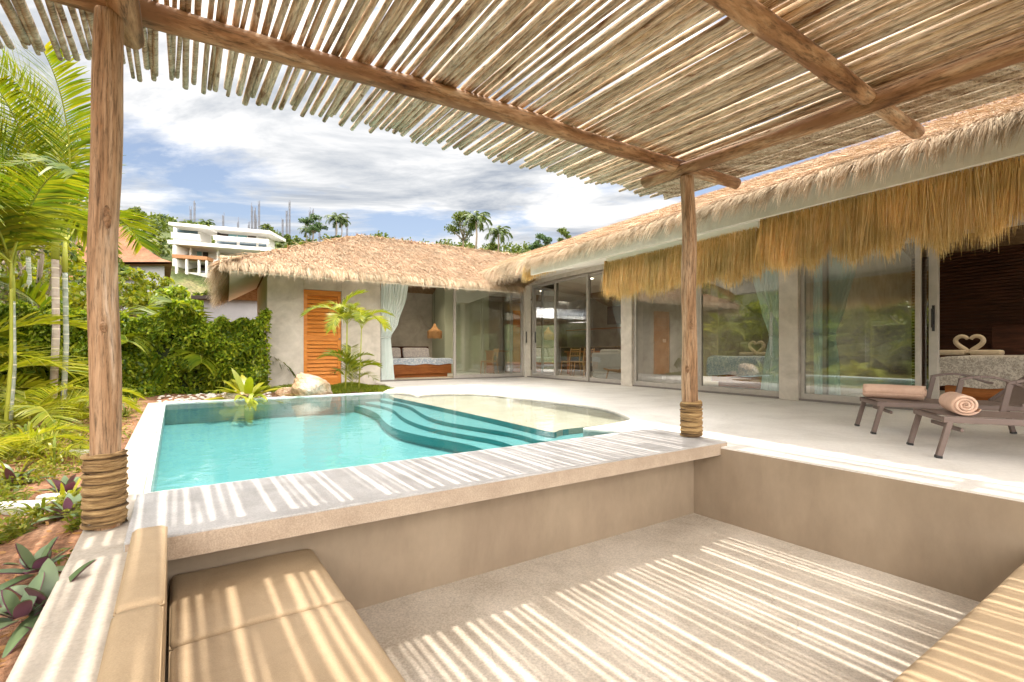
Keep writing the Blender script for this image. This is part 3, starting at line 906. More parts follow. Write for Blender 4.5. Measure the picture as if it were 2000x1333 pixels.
slope_slab(rf, [(-5, 7.6), (12.45, 7.6), (12.45, 12.5), (-5, 12.5)], lambda u, v: z_front(7.6) - .33 * (v - 7.6), .06)
roof = rf.build('roof', M['thatch_base'], wing)
# soffit and fascia
so_ = MB()
so_.hexa([F(-5, 4.31, 1.955), F(6.46, 4.31, 1.955), F(6.46, V_FRONT, 2.50), F(-5, V_FRONT, 2.50),
          F(-5, 4.31, 1.985), F(6.46, 4.31, 1.985), F(6.46, V_FRONT, 2.53), F(-5, V_FRONT, 2.53)])
so_.hexa([F(6.47, 5.35, 2.50), F(10.75, 5.35, 2.50), F(10.75, V_FRONT, 2.56), F(6.47, V_FRONT, 2.56),
          F(6.47, 5.35, 2.53), F(10.75, 5.35, 2.53), F(10.75, V_FRONT, 2.59), F(6.47, V_FRONT, 2.59)])
so_.build('soffit', M['soffit'], roof)
fa = MB()
fa.box(F, -5, 6.5, 4.26, 4.305, 1.935, 2.125)
fa.hexa([F(6.463, 4.306, 1.935), F(6.5, 4.306, 1.935), F(6.5, 5.3, 2.36), F(6.463, 5.3, 2.36), F(6.463, 4.306, 2.12), F(6.5, 4.306, 2.12), F(6.5, 5.3, 2.53), F(6.463, 5.3, 2.53)])
fa.box(F, 6.51, 10.4, 5.30, 5.34, 2.44, 2.575)
fa.build('fascia', M['fascia'], roof, bevel=.003)
dn = -vdir * math.cos(math.atan(S)) - zdir * math.sin(math.atan(S))
nr = -vdir * math.sin(math.atan(S)) + zdir * math.cos(math.atan(S))
def samp_front(n):
    u = R.uniform(-2.6, 12.3, n * 3); v = R.uniform(4.3, 7.65, n * 3)
    ok = ((u < 6.5) | (v > 5.35)) & (u < 12.45 + (v - 7.6) * .9 + .3)
    u, v = u[ok][:n], v[ok][:n]
    return Fn(u, v, z_front(v))
def samp_near(n):
    u = R.uniform(-1.5, 6.5, n); v = 4.3 + R.rand(n) ** 1.5 * 2.2
    return Fn(u, v, z_front(v))
parts = [thatch(42000, samp_front, dn, udir, nr, (.18, .34), (.005, .011), .20, .09, .05),
         thatch(36000, samp_near, dn, udir, nr, (.12, .26), (.003, .0068), .22, .10, .08)]
V, Q = merge_arrays(parts)
link_mesh('thatch', np_mesh('thatch', V, Q), M['thatch'], roof)
def eave_row(n, u0, u1, v0, v1, zf, down, lat, nrm, L, w, droop, jit=.16, lift=.10):
    u = R.uniform(u0, u1, n); v = R.uniform(v0, v1, n)
    P = Fn(u, v, zf(v)) + nrm * (R.rand(n, 1) * .045 - .01)
    # bundles: neighbouring straws lean together
    lean = .22 * np.sin(u * 31 + 2 * np.sin(u * 11)) + .14 * np.sin(u * 73 + 1)
    D = down + lat * (R.normal(0, jit * .6, (n, 1)) + lean[:, None]) + nrm * R.normal(lift, .06, (n, 1))
    return blade_arrays(P, D, R.uniform(L[0], L[1], n), np.repeat(lat[None, :], n, 0) + R.normal(0, .3, (n, 3)), R.uniform(w[0], w[1], n), R.uniform(droop[0], droop[1], n), 3)
parts = [eave_row(30000, -1.2, 6.5, 4.18, 4.48, z_front, dn, udir, nr, (.11, .20), (.003, .0065), (.2, .6)),
         eave_row(7000, -1.2, 6.5, 4.20, 4.32, z_front, dn, udir, nr, (.14, .23), (.003, .0065), (.6, 1.0)),
         eave_row(7000, 6.5, 10.6, 5.26, 5.6, z_front, dn, udir, nr, (.15, .28), (.005, .010), (.2, .8)), eave_row(4000, 6.4, 10.4, 5.24, 5.36, z_front, dn, udir, nr, (.20, .30), (.005, .010), (.9, 1.6)),
         ]
V, Q = merge_arrays(parts)
link_mesh('eave_thatch', np_mesh('eave_thatch', V, Q), M['thatch_tip'], roof)
# hanging straw at the far end of the eave
n = 2600
v = R.uniform(4.22, 5.35, n); P = Fn(6.50 + R.rand(n) * .10, v, z_front(v) - .02 + R.rand(n) * .05)
D = np.repeat((udir * .35 - zdir)[None, :], n, 0) + R.normal(0, .14, (n, 3))
blades('end_thatch', M['fringe'], roof, P, D, R.uniform(.16, .34, n), np.repeat(vdir[None, :], n, 0), R.uniform(.007, .013, n), .1, segs=2)
# straw sun screens under the eave
def screen(u0, u1, v0, ztop, hl, dens, seed):
    n = int((u1 - u0) * dens)
    u = R.uniform(u0, u1, n); lay = R.rand(n)
    P = Fn(u, v0 + lay * .10, ztop - R.rand(n) * .12)
    lean = .06 * np.sin(u * 23 + seed) + .05 * np.sin(u * 57 + 2)
    D = -zdir[None, :] + udir[None, :] * (R.normal(0, .045, (n, 1)) + lean[:, None]) - vdir[None, :] * R.normal(.02, .06, (n, 1))
    ln = hl * (.80 + .16 * np.sin(u * 17 + seed) * np.sin(u * 5.3) + R.normal(0, .09, n))
    # the side end
    return blade_arrays(P, D, np.clip(ln, .12, .8), np.repeat(udir[None, :], n, 0) + R.normal(0, .2, (n, 3)), R.uniform(.0025, .0052, n), 0.0, 3, taper=[1, .95, .8, .25])
us1a, us1b = on_front(1490, 4.75), on_front(1180, 4.62)
us2b = on_front(1493, 4.40)
for nm, (u0, u1, vv, zt, hl, ds, sd_) in (('straw_screen', (us1a, us1b, 4.62, 1.975, .50, 5200, 1)), ('straw_screen', (-1.4, us2b, 4.33, 1.962, .48, 6000, 4))):
    parts = [screen(u0, u1, vv, zt, hl, ds, sd_)]
    m_ = 700
    for ue in (u1,):
        P = Fn(np.full(m_, ue) + R.rand(m_) * .02 - .02, vv + R.rand(m_) * .28, zt + .02 + R.rand(m_) * .04 - .05)
        parts.append(blade_arrays(P, np.repeat((-zdir)[None, :], m_, 0) + R.normal(0, .06, (m_, 3)), R.uniform(.28, .5, m_), np.repeat(vdir[None, :], m_, 0) + R.normal(0, .4, (m_, 3)), R.uniform(.005, .009, m_), 0, 3, taper=[1, .95, .8, .25]))
    V, Q = merge_arrays(parts)
    link_mesh(nm, np_mesh(nm, V, Q), M['fringe'], wing)
# batten from which the screens hang
bt = MB(); bt.box(F, us1a, us1b, 4.66, 4.70, 1.96, 2.03); bt.box(F, -4, us2b, 4.37, 4.41, 1.93, 1.966)
bt.build('batten', M['soffit'], wing)

# walls
def seg(m, fr, *a): m.box(fr, *a)
P1a, P1b = on_front(1237, 6.95), on_front(1216, 6.95)
P2a, P2b = on_front(1562, 6.95), on_front(1525, 6.95)
OPEN_END = -.9
for (u0, u1) in ((P1a, P1b), (P2a, P2b)):
    MB().box(F, u0, u1, 6.90, 7.22, 0, 2.52).build('pillar', M['render_wall'], wing, bevel=.006)
wl_ = MB()
wl_.box(F, OPEN_END - 4, OPEN_END, 6.92, 7.14, 0, 2.5)
wl_.build('wall', M['render_wall'], wing)
MB().box(F, OPEN_END, P2a - .002, 6.93, 7.14, 2.445, 2.75).build('lintel', M['render_wall'], wing)
MB().box(F, P2b + .002, P1a - .002, 6.93, 7.14, 2.445, 2.75).build('lintel', M['render_wall'], wing)
MB().box(F, P1b + .002, U_BACK - .004, 6.93, 7.14, 2.465, 2.80).build('lintel', M['render_wall'], wing)
bw = MB()
bw.box(F, OPEN_END - 4, P2a, 10.9, 11.1, 0, 2.7)
bw.build('back_wall', M['dark_wood'], wing)
bw2 = MB()
bw2.box(F, P2a + .01, P1b - .1, 11.4, 11.6, 0, 2.7)
bw2.box(F, P1b - .1, 19.0, 11.4, 11.6, 0, 2.7)
bw2.box(F, 14.8, 15.0, 5.7, 11.39, 0, 2.7)
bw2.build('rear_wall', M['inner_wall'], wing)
pt = MB()
pt.box(F, P2a + .08, P2b - .02, 7.22, 10.89, 0, 2.6)
pt.box(F, P1a + .06, P1b - .04, 7.22, 8.6, 0, 2.6)
pt.box(F, P1a + .06, P1b - .04, 9.7, 11.39, 0, 2.6)
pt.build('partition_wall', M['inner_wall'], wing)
ce = MB().box(F, OPEN_END - 4, 14.7, 7.145, 11.39, 2.60, 2.64)
ce.build('ceiling', M['soffit'], wing)
# dark wood slats on the bedroom wall
sl = MB()
for i in range(46):
    z = .05 + i * .055
    sl.box(F, OPEN_END - 3, P2a + .06, 10.86, 10.895, z, z + .042)
sl.build('slatted_panel', M['dark_wood'], wing)

def door_panel(parent, fr_is_front, s0, s1, t, z0=.02, z1=2.44, fw=.055, fd=.05, handle=None, name='sliding_door', fw0=None, fw1=None):
    """one framed glass panel in the plane t; s along the wall"""
    fr = (lambda s, d, z=0: F(s, d, z)) if fr_is_front else (lambda s, d, z=0: F(d, s, z))
    fw0 = fw0 or fw; fw1 = fw1 or fw
    m = MB()
    m.box(fr, s0, s0 + fw0, t - fd / 2, t + fd / 2, z0, z1)
    m.box(fr, s1 - fw1, s1, t - fd / 2, t + fd / 2, z0, z1)
    m.box(fr, s0 + fw0, s1 - fw1, t - fd / 2 + .002, t + fd / 2 - .002, z0, z0 + .085)
    m.box(fr, s0 + fw0, s1 - fw1, t - fd / 2 + .002, t + fd / 2 - .002, z1 - .06, z1)
    o = m.build(name, M['alu'], parent, bevel=.003)
    MB().quad(fr(s0 + fw0, t, z0 + .085), fr(s1 - fw1, t, z0 + .085), fr(s1 - fw1, t, z1 - .06), fr(s0 + fw0, t, z1 - .06)).build('pane', M['glass'], o)
    if handle is not None:
        h = MB()
        d0 = t - fd / 2
        h.box(fr, handle - .013, handle + .013, d0 - .006, d0 + .001, .93, 1.23)
        h.box(fr, handle - .008, handle + .008, d0 - .032, d0 - .006, .98, 1.01)
        h.box(fr, handle - .008, handle + .008, d0 - .032, d0 - .006, 1.15, 1.18)
        h.box(fr, handle - .009, handle + .009, d0 - .044, d0 - .032, .97, 1.19)
        h.build('handle', M['black'], o, bevel=.002)
    return o
fr_ = MB()   # outer tracks
fr_.box(F, P1b + .002, U_BACK - .05, 6.93, 7.09, .003, .03)
fr_.box(F, P2b + .002, P1a - .002, 6.93, 7.09, .003, .03)
fr_.box(F, OPEN_END, P2a - .002, 6.93, 7.12, .003, .03)
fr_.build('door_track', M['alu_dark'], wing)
V0 = 6.99
uA, uB, uC = on_front(1037, V0), on_front(1085, V0), on_front(1148, V0)
door_panel(wing, True, uB - .03, uA, V0 + .05, handle=None)
door_panel(wing, True, uC - .03, uB + .03, V0, handle=None)
door_panel(wing, True, P1b + .004, uC + .03, V0 + .05, fw=.045)
uM = on_front(1366, V0)
door_panel(wing, True, uM - .02, P1a - .004, V0, name='window_panel', fw0=.07, fw=.05)
door_panel(wing, True, P2b + .004, uM - .022, V0, name='window_panel', fw=.035)
uE = on_front(1799, V0)
door_panel(wing, True, uE, P2a - .004, V0, name='window_panel', fw=.05)
uH = on_front(1829, V0)
uH2 = on_front(1811, V0)
door_panel(wing, True, uH, uE + 1.10, V0 + .07, handle=(uH + uH2) / 2, fw0=.085)
# bar of warm floor tiles not needed: deck runs through. Ceiling downlights
def downlight(parent, u, v, z, watts=4.0):
    m = MB(); m.lathe([(.0, 0), (.045, 0), (.045, .012)], 16, tuple(F(u, v, z)))
    o = m.build('downlight', MATS['lamp_glow'], parent)
    ld = bpy.data.lights.new('downlight_lamp', 'SPOT')
    ld.energy = watts; ld.spot_size = math.radians(130); ld.spot_blend = .8; ld.color = (1, .84, .62); ld.shadow_soft_size = .05
    lo = bpy.data.objects.new('downlight_lamp', ld); C.objects.link(lo)
    lo.location = F(u, v, z - .03)
MATS['lamp_glow'] = plain('lit downlight', (.9, .85, .7), .5, 0, 4.0)
for u, v in ((8.0, 8.2), (9.6, 8.2), (8.0, 9.8), (9.6, 9.8), (5.4, 8.4), (5.4, 10.0), (2.2, 8.6), (.8, 9.6)):
    downlight(wing, u, v, 2.585, 22.0)

# ---- back wing (facing the camera, behind the pool)
bwing = thing('villa_wing', 'back villa wing with thatched hip roof, orange door and open bedroom', 'villa', F(U_BACK, 4, 0))
v0w = on_back(522, U_BACK)
vd0, vd1 = on_back(593, U_BACK), on_back(667, U_BACK)
vo = on_back(743, U_BACK)
vg0, vg1 = on_back(887, U_BACK), on_back(1023, U_BACK)
fwl = MB()
fwl.box(F, U_BACK, U_BACK + .2, v0w, vd0, -.2, 2.42)
fwl.box(F, U_BACK, U_BACK + .2, vd1, vo, -.2, 2.42)
fwl.box(F, U_BACK, U_BACK + .2, vd0 + .001, vd1 - .001, 2.0, 2.42)
fwl.build('wall', M['render_wall'], bwing, bevel=.004)
MB().box(F, U_BACK + .003, U_BACK + .19, vo, V_FRONT - .03, 2.44, 2.7).build('lintel', M['render_wall'], bwing)
sw = MB()
sw.box(F, U_BACK + .2, 15.0, v0w + .03, v0w + .2, -.2, 2.4)
sw.box(F, 14.6, 14.8, v0w + .2, 5.75, 0, 2.7)
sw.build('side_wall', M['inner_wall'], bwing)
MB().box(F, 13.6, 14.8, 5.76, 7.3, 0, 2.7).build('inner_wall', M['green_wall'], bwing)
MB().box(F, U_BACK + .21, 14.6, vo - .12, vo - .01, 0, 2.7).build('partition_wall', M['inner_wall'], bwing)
MB().box(F, U_BACK + .2, 14.6, v0w + .2, 7.14, 2.72, 2.76).build('ceiling', M['soffit'], bwing)
MB().box(F, U_BACK - .02, U_BACK + .16, V_FRONT - .06, V_FRONT + .12, 0, 2.7).build('corner_post', M['fascia'], bwing, bevel=.004)
# orange louvred door
dm = MB()
dw = vd1 - vd0
dm.box(F, U_BACK + .03, U_BACK + .08, vd0 + .004, vd0 + .075, -.05, 1.995)
dm.box(F, U_BACK + .03, U_BACK + .08, vd1 - .075, vd1 - .004, -.05, 1.995)
dm.box(F, U_BACK + .032, U_BACK + .08, vd0 + .075, vd1 - .075, 1.88, 1.995)
dm.box(F, U_BACK + .032, U_BACK + .08, vd0 + .075, vd1 - .075, .92, 1.02)
dm.box(F, U_BACK + .032, U_BACK + .08, vd0 + .075, vd1 - .075, -.05, .12)
door = dm.build('wooden_door', M['door_wood'], bwing, bevel=.003)
lv = MB()
for i in range(22):
    for z0, z1 in ((.12, .92), (1.02, 1.88)):
        n_ = 10
        if i < n_:
            z = z0 + (z1 - z0) * (i + .5) / n_; h = (z1 - z0) / n_
            lv.hexa([F(U_BACK + .030, vd0 + .075, z - h * .50), F(U_BACK + .042, vd0 + .075, z - h * .50), F(U_BACK + .042, vd1 - .075, z - h * .50), F(U_BACK + .030, vd1 - .075, z - h * .50)][::1] +
                    [F(U_BACK + .068, vd0 + .075, z + h * .46), F(U_BACK + .079, vd0 + .075, z + h * .46), F(U_BACK + .079, vd1 - .075, z + h * .46), F(U_BACK + .068, vd1 - .075, z + h * .46)])
lv.build('louvre', M['door_wood'], door)
MB().lathe([(.0, 0), (.016, 0), (.016, .03), (.0, .03)], 12, tuple(F(U_BACK + .01, vd1 - .04, .95))).build('handle', M['alu_dark'], door)
# glass
U0 = U_BACK + .05
vm = (vg0 + vg1) / 2
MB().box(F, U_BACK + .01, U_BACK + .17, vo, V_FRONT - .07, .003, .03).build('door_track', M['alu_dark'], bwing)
door_panel(bwing, False, vg0, vg1, U0, fw=.06)
door_panel(bwing, False, vg0 + .04, vg1 - .30, U0 + .07, fw=.06)
# the handle by the corner
hm = MB(); hp = on_front(1032, 6.93)
hm.box(lambda a_, b_, z=0: F(a_, b_, z), U_BACK - .09, U_BACK - .06, 6.885, 6.90, .92, 1.22)
hm.build('door_handle', M['black'], bwing, bevel=.002)
# roof
EU, EV, RU, RV = 9.44, -.04, 12.45, 2.95
SB = (3.62 - 2.2) / (RU - EU)
def z_back(u): return 2.2 + SB * (u - EU)
SL = (3.62 - 2.2) / (RV - EV)
def z_left(v): return 2.2 + SL * (v - EV)
rb_ = MB()
slope_slab(rb_, [(EU + .03, EV + .03), (EU + .03, 5.95), (RU, 9.4), (RU, RV)], lambda u, v: z_back(u), .06)
slope_slab(rb_, [(EU + .03, EV + .03), (RU, RV), (15.46, EV + .03)], lambda u, v: z_left(v), .06)
slope_slab(rb_, [(RU, RV), (RU, 9.6), (15.46, 9.6), (15.46, EV + .03)], lambda u, v: 3.62 - SB * (u - RU), .06)
roofb = rb_.build('roof', M['thatch_base'], bwing)
sf = MB()
sf.hexa([F(EU + .10, EV + .10, 2.06), F(EU + .10, 5.9, 2.06), F(U_BACK, 6.6, 2.42), F(U_BACK, v0w, 2.42),
         F(EU + .10, EV + .10, 2.09), F(EU + .10, 5.9, 2.09), F(U_BACK, 6.6, 2.45), F(U_BACK, v0w, 2.45)])
sf.hexa([F(EU + .10, EV + .10, 2.061), F(U_BACK + .0, v0w, 2.421), F(14.9, v0w, 2.421), F(15.3, EV + .10, 2.061),
         F(EU + .10, EV + .10, 2.091), F(U_BACK + .0, v0w, 2.451), F(14.9, v0w, 2.451), F(15.3, EV + .10, 2.091)])
sf.build('soffit', M['soffit'], roofb)
dnb = -udir * math.cos(math.atan(SB)) - zdir * math.sin(math.atan(SB))
nrb = -udir * math.sin(math.atan(SB)) + zdir * math.cos(math.atan(SB))
dnl = -vdir * math.cos(math.atan(SL)) - zdir * math.sin(math.atan(SL))
nrl = -vdir * math.sin(math.atan(SL)) + zdir * math.cos(math.atan(SL))
def samp_back(n):
    u = R.uniform(EU + .05, RU + .05, n * 2); v = R.uniform(EV, 8.3, n * 2)
    ok = ((v - EV) > (u - EU) * (RV - EV) / (RU - EU) - .08) & (v < 5.95 + (u - EU) * 1.15)
    u, v = u[ok][:n], v[ok][:n]
    return Fn(u, v, z_back(u))
def samp_left(n):
    u = R.uniform(EU, 15.4, n * 3); v = R.uniform(EV + .05, RV, n * 3)
    ok = ((v - EV) < (u - EU) * (RV - EV) / (RU - EU) + .05) & ((v - EV) < (15.46 - u) * (RV - EV) / (RU - EU) + .05)
    u, v = u[ok][:n], v[ok][:n]
    return Fn(u, v, z_left(v))
parts = [thatch(62000, samp_back, dnb, vdir, nrb, (.12, .24), (.006, .012), .22, .11, .05),
         thatch(9000, samp_left, dnl, udir, nrl, (.14, .28), (.008, .015), .22, .11, .05)]
# ridge and hip rolls
n = 2600
v = R.uniform(RV - .1, 9.2, n)
P = Fn(np.full(n, RU) + R.normal(0, .05, n), v, 3.62 + R.rand(n) * .06)
sgn = np.where(R.rand(n, 1) < .7, -1.0, 1.0)
parts.append(blade_arrays(P, udir[None, :] * sgn + zdir[None, :] * -.25 + R.normal(0, .25, (n, 3)), R.uniform(.15, .3, n), np.repeat(vdir[None, :], n, 0), R.uniform(.012, .022, n), .2, 2))
n = 2200
t = R.rand(n)
P = Fn(EU + t * (RU - EU), EV + t * (RV - EV), 2.2 + t * 1.42 + R.rand(n) * .05)
sgn = R.rand(n, 1) < .5
parts.append(blade_arrays(P, np.where(sgn, dnb, dnl) + R.normal(0, .25, (n, 3)), R.uniform(.15, .3, n), np.repeat(zdir[None, :], n, 0) + R.normal(0, .5, (n, 3)), R.uniform(.012, .022, n), .1, 2))
V, Q = merge_arrays(parts)
link_mesh('thatch', np_mesh('thatch', V, Q), M['thatch'], roofb)
def eave_u(n, v0, v1, L, w, droop):
    v = R.uniform(v0, v1, n); u = R.uniform(EU - .02, EU + .34, n)
    P = Fn(u, v, z_back(u)) + nrb * (R.rand(n, 1) * .05 - .015)
    lean = .20 * np.sin(v * 23 + 2 * np.sin(v * 9)) + .12 * np.sin(v * 61)
    D = dnb + vdir * (R.normal(0, .14, (n, 1)) + lean[:, None]) + nrb * R.normal(.10, .07, (n, 1))
    return blade_arrays(P, D, R.uniform(L[0], L[1], n), np.repeat(vdir[None, :], n, 0) + R.normal(0, .3, (n, 3)), R.uniform(w[0], w[1], n), R.uniform(droop[0], droop[1], n), 3)
def eave_l(n, L, w, droop):
    u = R.uniform(EU - .02, 15.4, n); v = R.uniform(EV - .02, EV + .3, n)
    P = Fn(u, v, z_left(v)) + nrl * (R.rand(n, 1) * .05 - .015)
    D = dnl + udir * R.normal(0, .2, (n, 1)) + nrl * R.normal(.1, .07, (n, 1))
    return blade_arrays(P, D, R.uniform(L[0], L[1], n), np.repeat(udir[None, :], n, 0) + R.normal(0, .3, (n, 3)), R.uniform(w[0], w[1], n), R.uniform(droop[0], droop[1], n), 3)
parts = [eave_u(19000, EV - .05, 6.0, (.12, .22), (.005, .011), (.3, .85)), eave_l(7500, (.18, .34), (.007, .014), (.4, 1.1))]
V, Q = merge_arrays(parts)
link_mesh('eave_thatch', np_mesh('eave_thatch', V, Q), M['thatch_tip'], roofb)
for u, v in ((12.2, 4.2), (12.2, 5.6), (12.0, 6.6), (13.2, 5.0)):
    downlight(bwing, u, v, 2.70, 22.0)
# inner door of orange wood seen through the glass
MB().box(F, 13.55, 13.59, on_back(1003, 13.55), on_back(1003, 13.55) + .65, 0, 2.05).build('inner_door', M['door_wood'], bwing, bevel=.004)
# ------------------------------------------------------------------ curtains, furniture
def curtain(name, label, fr, prof, z1, z0, t, mat, amp=.028, npl=9, seed=0, tie=None):
    """prof: list of (z, s_left, s_right); fr(s, t, z)"""
    rs = random.Random(seed)
    nz, ns = 46, npl * 8
    prof = sorted(prof)
    def lr(z):
        for (za, la, ra), (zb, lb, rb) in zip(prof, prof[1:]):
            if z <= zb:
                k = (z - za) / (zb - za); k = k * k * (3 - 2 * k) * .5 + k * .5
                return la + (lb - la) * k, ra + (rb - ra) * k
        return prof[-1][1], prof[-1][2]
    w_max = max(r - l for z, l, r in prof)
    ph = [rs.random() * 6.28 for _ in range(4)]
    m = MB()
    for i in range(nz + 1):
        z = z0 + (z1 - z0) * i / nz
        l, r = lr(z)
        A = amp * (.55 + .45 * (r - l) / w_max)
        for j in range(ns + 1):
            q = j / ns
            qq = q + .012 * math.sin(q * 17 + ph[0] + z * 1.2)
            d = A * math.sin(qq * npl * 2 * math.pi + .5 * math.sin(z * 2.1 + ph[1])) + A * .35 * math.sin(qq * npl * 4.3 * math.pi + ph[2])
            m.v.append(tuple(fr(l + (r - l) * q, t + d, z)))
    for i in range(nz):
        for j in range(ns):
            k = i * (ns + 1) + j
            m.f.append((k, k + 1, k + ns + 2, k + ns + 1))
    o = m.build(name, mat, None, smooth=True)
    tag(o, label, 'curtain')
    if tie:
        l, r = lr(tie)
        tb = MB()
        pts = []
        for i in range(25):
            a = 2 * math.pi * i / 24
            pts.append(fr((l + r) / 2 + (r - l) / 2 * 1.04 * math.cos(a), t + (amp * 1.3) * math.sin(a), tie + .015 * math.cos(a)))
        tb.tube(pts, .016, 6).build('tieback', mat, o, smooth=True)
    return o
FV = lambda s, d, z=0: F(s, d, z)          # along the long front
FU = lambda s, d, z=0: F(d, s, z)          # along the back front
tb_ = U_BACK + .30
c0, c1, c2 = on_back(744, tb_), on_back(799, tb_), on_back(766, tb_)
curtain('curtain', 'pale mint curtain tied back beside the open bedroom of the back wing', FU,
        [(.02, c0, on_back(770, tb_)), (.35, c0, on_back(768, tb_)), (1.02, c0 - .0, on_back(763, tb_)), (1.35, c0, on_back(778, tb_)), (2.0, c0, on_back(795, tb_)), (2.5, c0, on_back(801, tb_))],
        2.5, .02, tb_, M['curtain'], .030, 9, 1, tie=1.02)
t1 = 7.10
q = lambda px: on_front(px, t1)
curtain('curtain', 'sea green curtain tied back left of the pillar by the first bedroom window', FV,
        [(.04, q(1524), q(1486)), (.5, q(1523), q(1492)), (.93, q(1522), q(1503)), (1.3, q(1523), q(1488)), (1.8, q(1523), q(1472)), (2.4, q(1523), q(1455))][::1],
        2.4, .04, t1, M['curtain_green'], .020, 8, 2, tie=.93)
curtain('curtain', 'sea green curtain tied back behind the wide glass right of the pillar', FV,
        [(.04, q(1642), q(1592)), (.5, q(1640), q(1590)), (.93, q(1632), q(1590)), (1.3, q(1652), q(1588)), (1.8, q(1672), q(1588)), (2.4, q(1690), q(1588))],
        2.4, .04, t1, M['curtain_green'], .020, 10, 3, tie=.93)

def bed(loc_fr, s0, s1, d0, d1, ztop, zq, label, quilt, head=True, pil=True, name='bed', zh=.86):
    """s across the width, d from the foot (d0) to the head (d1)"""
    P0 = loc_fr((s0 + s1) / 2, (d0 + d1) / 2, 0)
    b = thing(name, label, 'bed', P0)
    m = MB()
    m.box(loc_fr, s0 + .04, s1 - .04, d0 + .05, d1, .10, zq + .05)
    m.box(loc_fr, s0 + .12, s1 - .12, d0 + .14, d1 - .05, .0, .10)
    m.build('bed_base', M['bed_wood'], b, bevel=.006)
    soft('mattress', M['white'], b, loc_fr, s0 + .03, s1 - .03, d0 + .04, d1 - .04, zq + .05, ztop - .03, .05)
    # quilt with hanging wavy sides
    qm = MB(); n1, n2 = 60, 60
    W, Lh = s1 - s0, d1 - d0 - .25
    drop = ztop - zq
    def qp(i, j):
        a = -drop + (W + 2 * drop) * i / n1; c = -drop + (Lh + drop) * j / n2
        x = min(max(a, 0), W); y = max(c, 0)
        hang = max(0, -a, a - W) ; hang2 = max(0, -c)
        h = max(hang, hang2)
        out = .02 * min(1, h / .08) + .012 * math.sin(c * 15 + a * 13) * min(1, h / drop)
        ox = -out if a < 0 else (out if a > W else 0); oy = -out if c < 0 else 0
        z = ztop - h * .97 + .012 * math.sin(a * 5) * math.cos(c * 4) * (1 if h == 0 else 0) - .02 * (math.exp(-min(a, W - a) ** 2 / .004) if 0 < a < W else 1 if h == 0 else 0)
        if h >= drop * .98: z += .015 * math.sin(a * 9 + c * 7)
        return loc_fr(s0 + x + ox, d0 + y + oy, z)
    for i in range(n1 + 1):
        for j in range(n2 + 1): qm.v.append(tuple(qp(i, j)))
    for i in range(n1):
        for j in range(n2):
            k = i * (n2 + 1) + j
            qm.f.append((k, k + 1, k + n2 + 2, k + n2 + 1))
    qm.build('quilt', quilt, b, smooth=True)
    if head:
        MB().box(loc_fr, s0 - .05, s1 + .05, d1, d1 + .06, .0, zh).build('headboard', M['dark_wood'], b, bevel=.006)
    if pil:
        for (p0, p1) in ((s0 + .06, (s0 + s1) / 2 - .03), ((s0 + s1) / 2 + .03, s1 - .06)):
            def lean(a_, b_, z):
                return loc_fr(a_, b_ + (z - ztop) * .35, z)
            soft('pillow', M['pillow'], b, lean, p0, p1, d1 - .42, d1 - .28, ztop - .01, zh - .04, .06, n=10)
    return b
bs0, bs1 = on_back(758, 11.95), on_back(886, 11.95)
bed(FU, bs0, bs1, 11.95, 13.95, .50, .34, 'teak bed with blue leaf quilt in the open back bedroom', M['quilt'], zh=.84)
rg = MB().box(FU, bs0 + .1, bs1 + .15, 11.25, 11.9, .001, .014)
tag(rg.build('rug', M['rug'], None, bevel=.004), 'flat straw rug at the foot of the back bedroom bed', 'rug')
bed(FV, on_front(1995, 8.3) - .5, on_front(1835, 8.3), 8.3, 10.6, .635, .22, 'big bed with grey leaf quilt in the dark open bedroom', M['quilt_brown'], pil=False, zh=1.1)
bed(FV, on_front(1528, 8.3) - .15, on_front(1384, 8.3), 8.3, 10.6, .60, .22, 'bed with blue leaf quilt behind the first bedroom window', M['quilt'], pil=False, zh=1.0)
def swans(loc, label):
    """two towel swans whose necks meet as a heart"""
    g = thing('towel_swans', label, 'folded towels', loc)
    for s in (-1, 1):
        pts = []
        for i in range(19):
            th = math.pi - i / 18 * (math.pi - .30)
            hx_ = math.sin(th) ** 3 * .135 + .012
            hz_ = (13 * math.cos(th) - 5 * math.cos(2 * th) - 2 * math.cos(3 * th) - math.cos(4 * th) + 17) / 29 * .235
            pts.append(F(1, 0) * (s * hx_) + Vector((0, 0, .035 + hz_)) + Vector(loc))
        m = MB().tube(pts, [.036 - .012 * i / 18 for i in range(19)], 10)
        o = m.build('swan_neck', M['towel_cream'], g, smooth=True)
        fr = lambda a_, b_, z=0: Vector(loc) + (F(a_, b_) - F(0, 0)) + Vector((0, 0, z))
        soft('swan_body', M['towel_cream'], g, fr, min(s * .02, s * .34), max(s * .02, s * .34), -.09, .10, .0, .075, .03, n=8)
    return g
swans(F(on_front(1893, 9.0), 9.0, .64), 'two cream towel swans forming a heart on the grey leaf bed')
swans(F(on_front(1478, 8.9), 8.9, .605), 'two cream towel swans on the blue bed behind the green curtain')

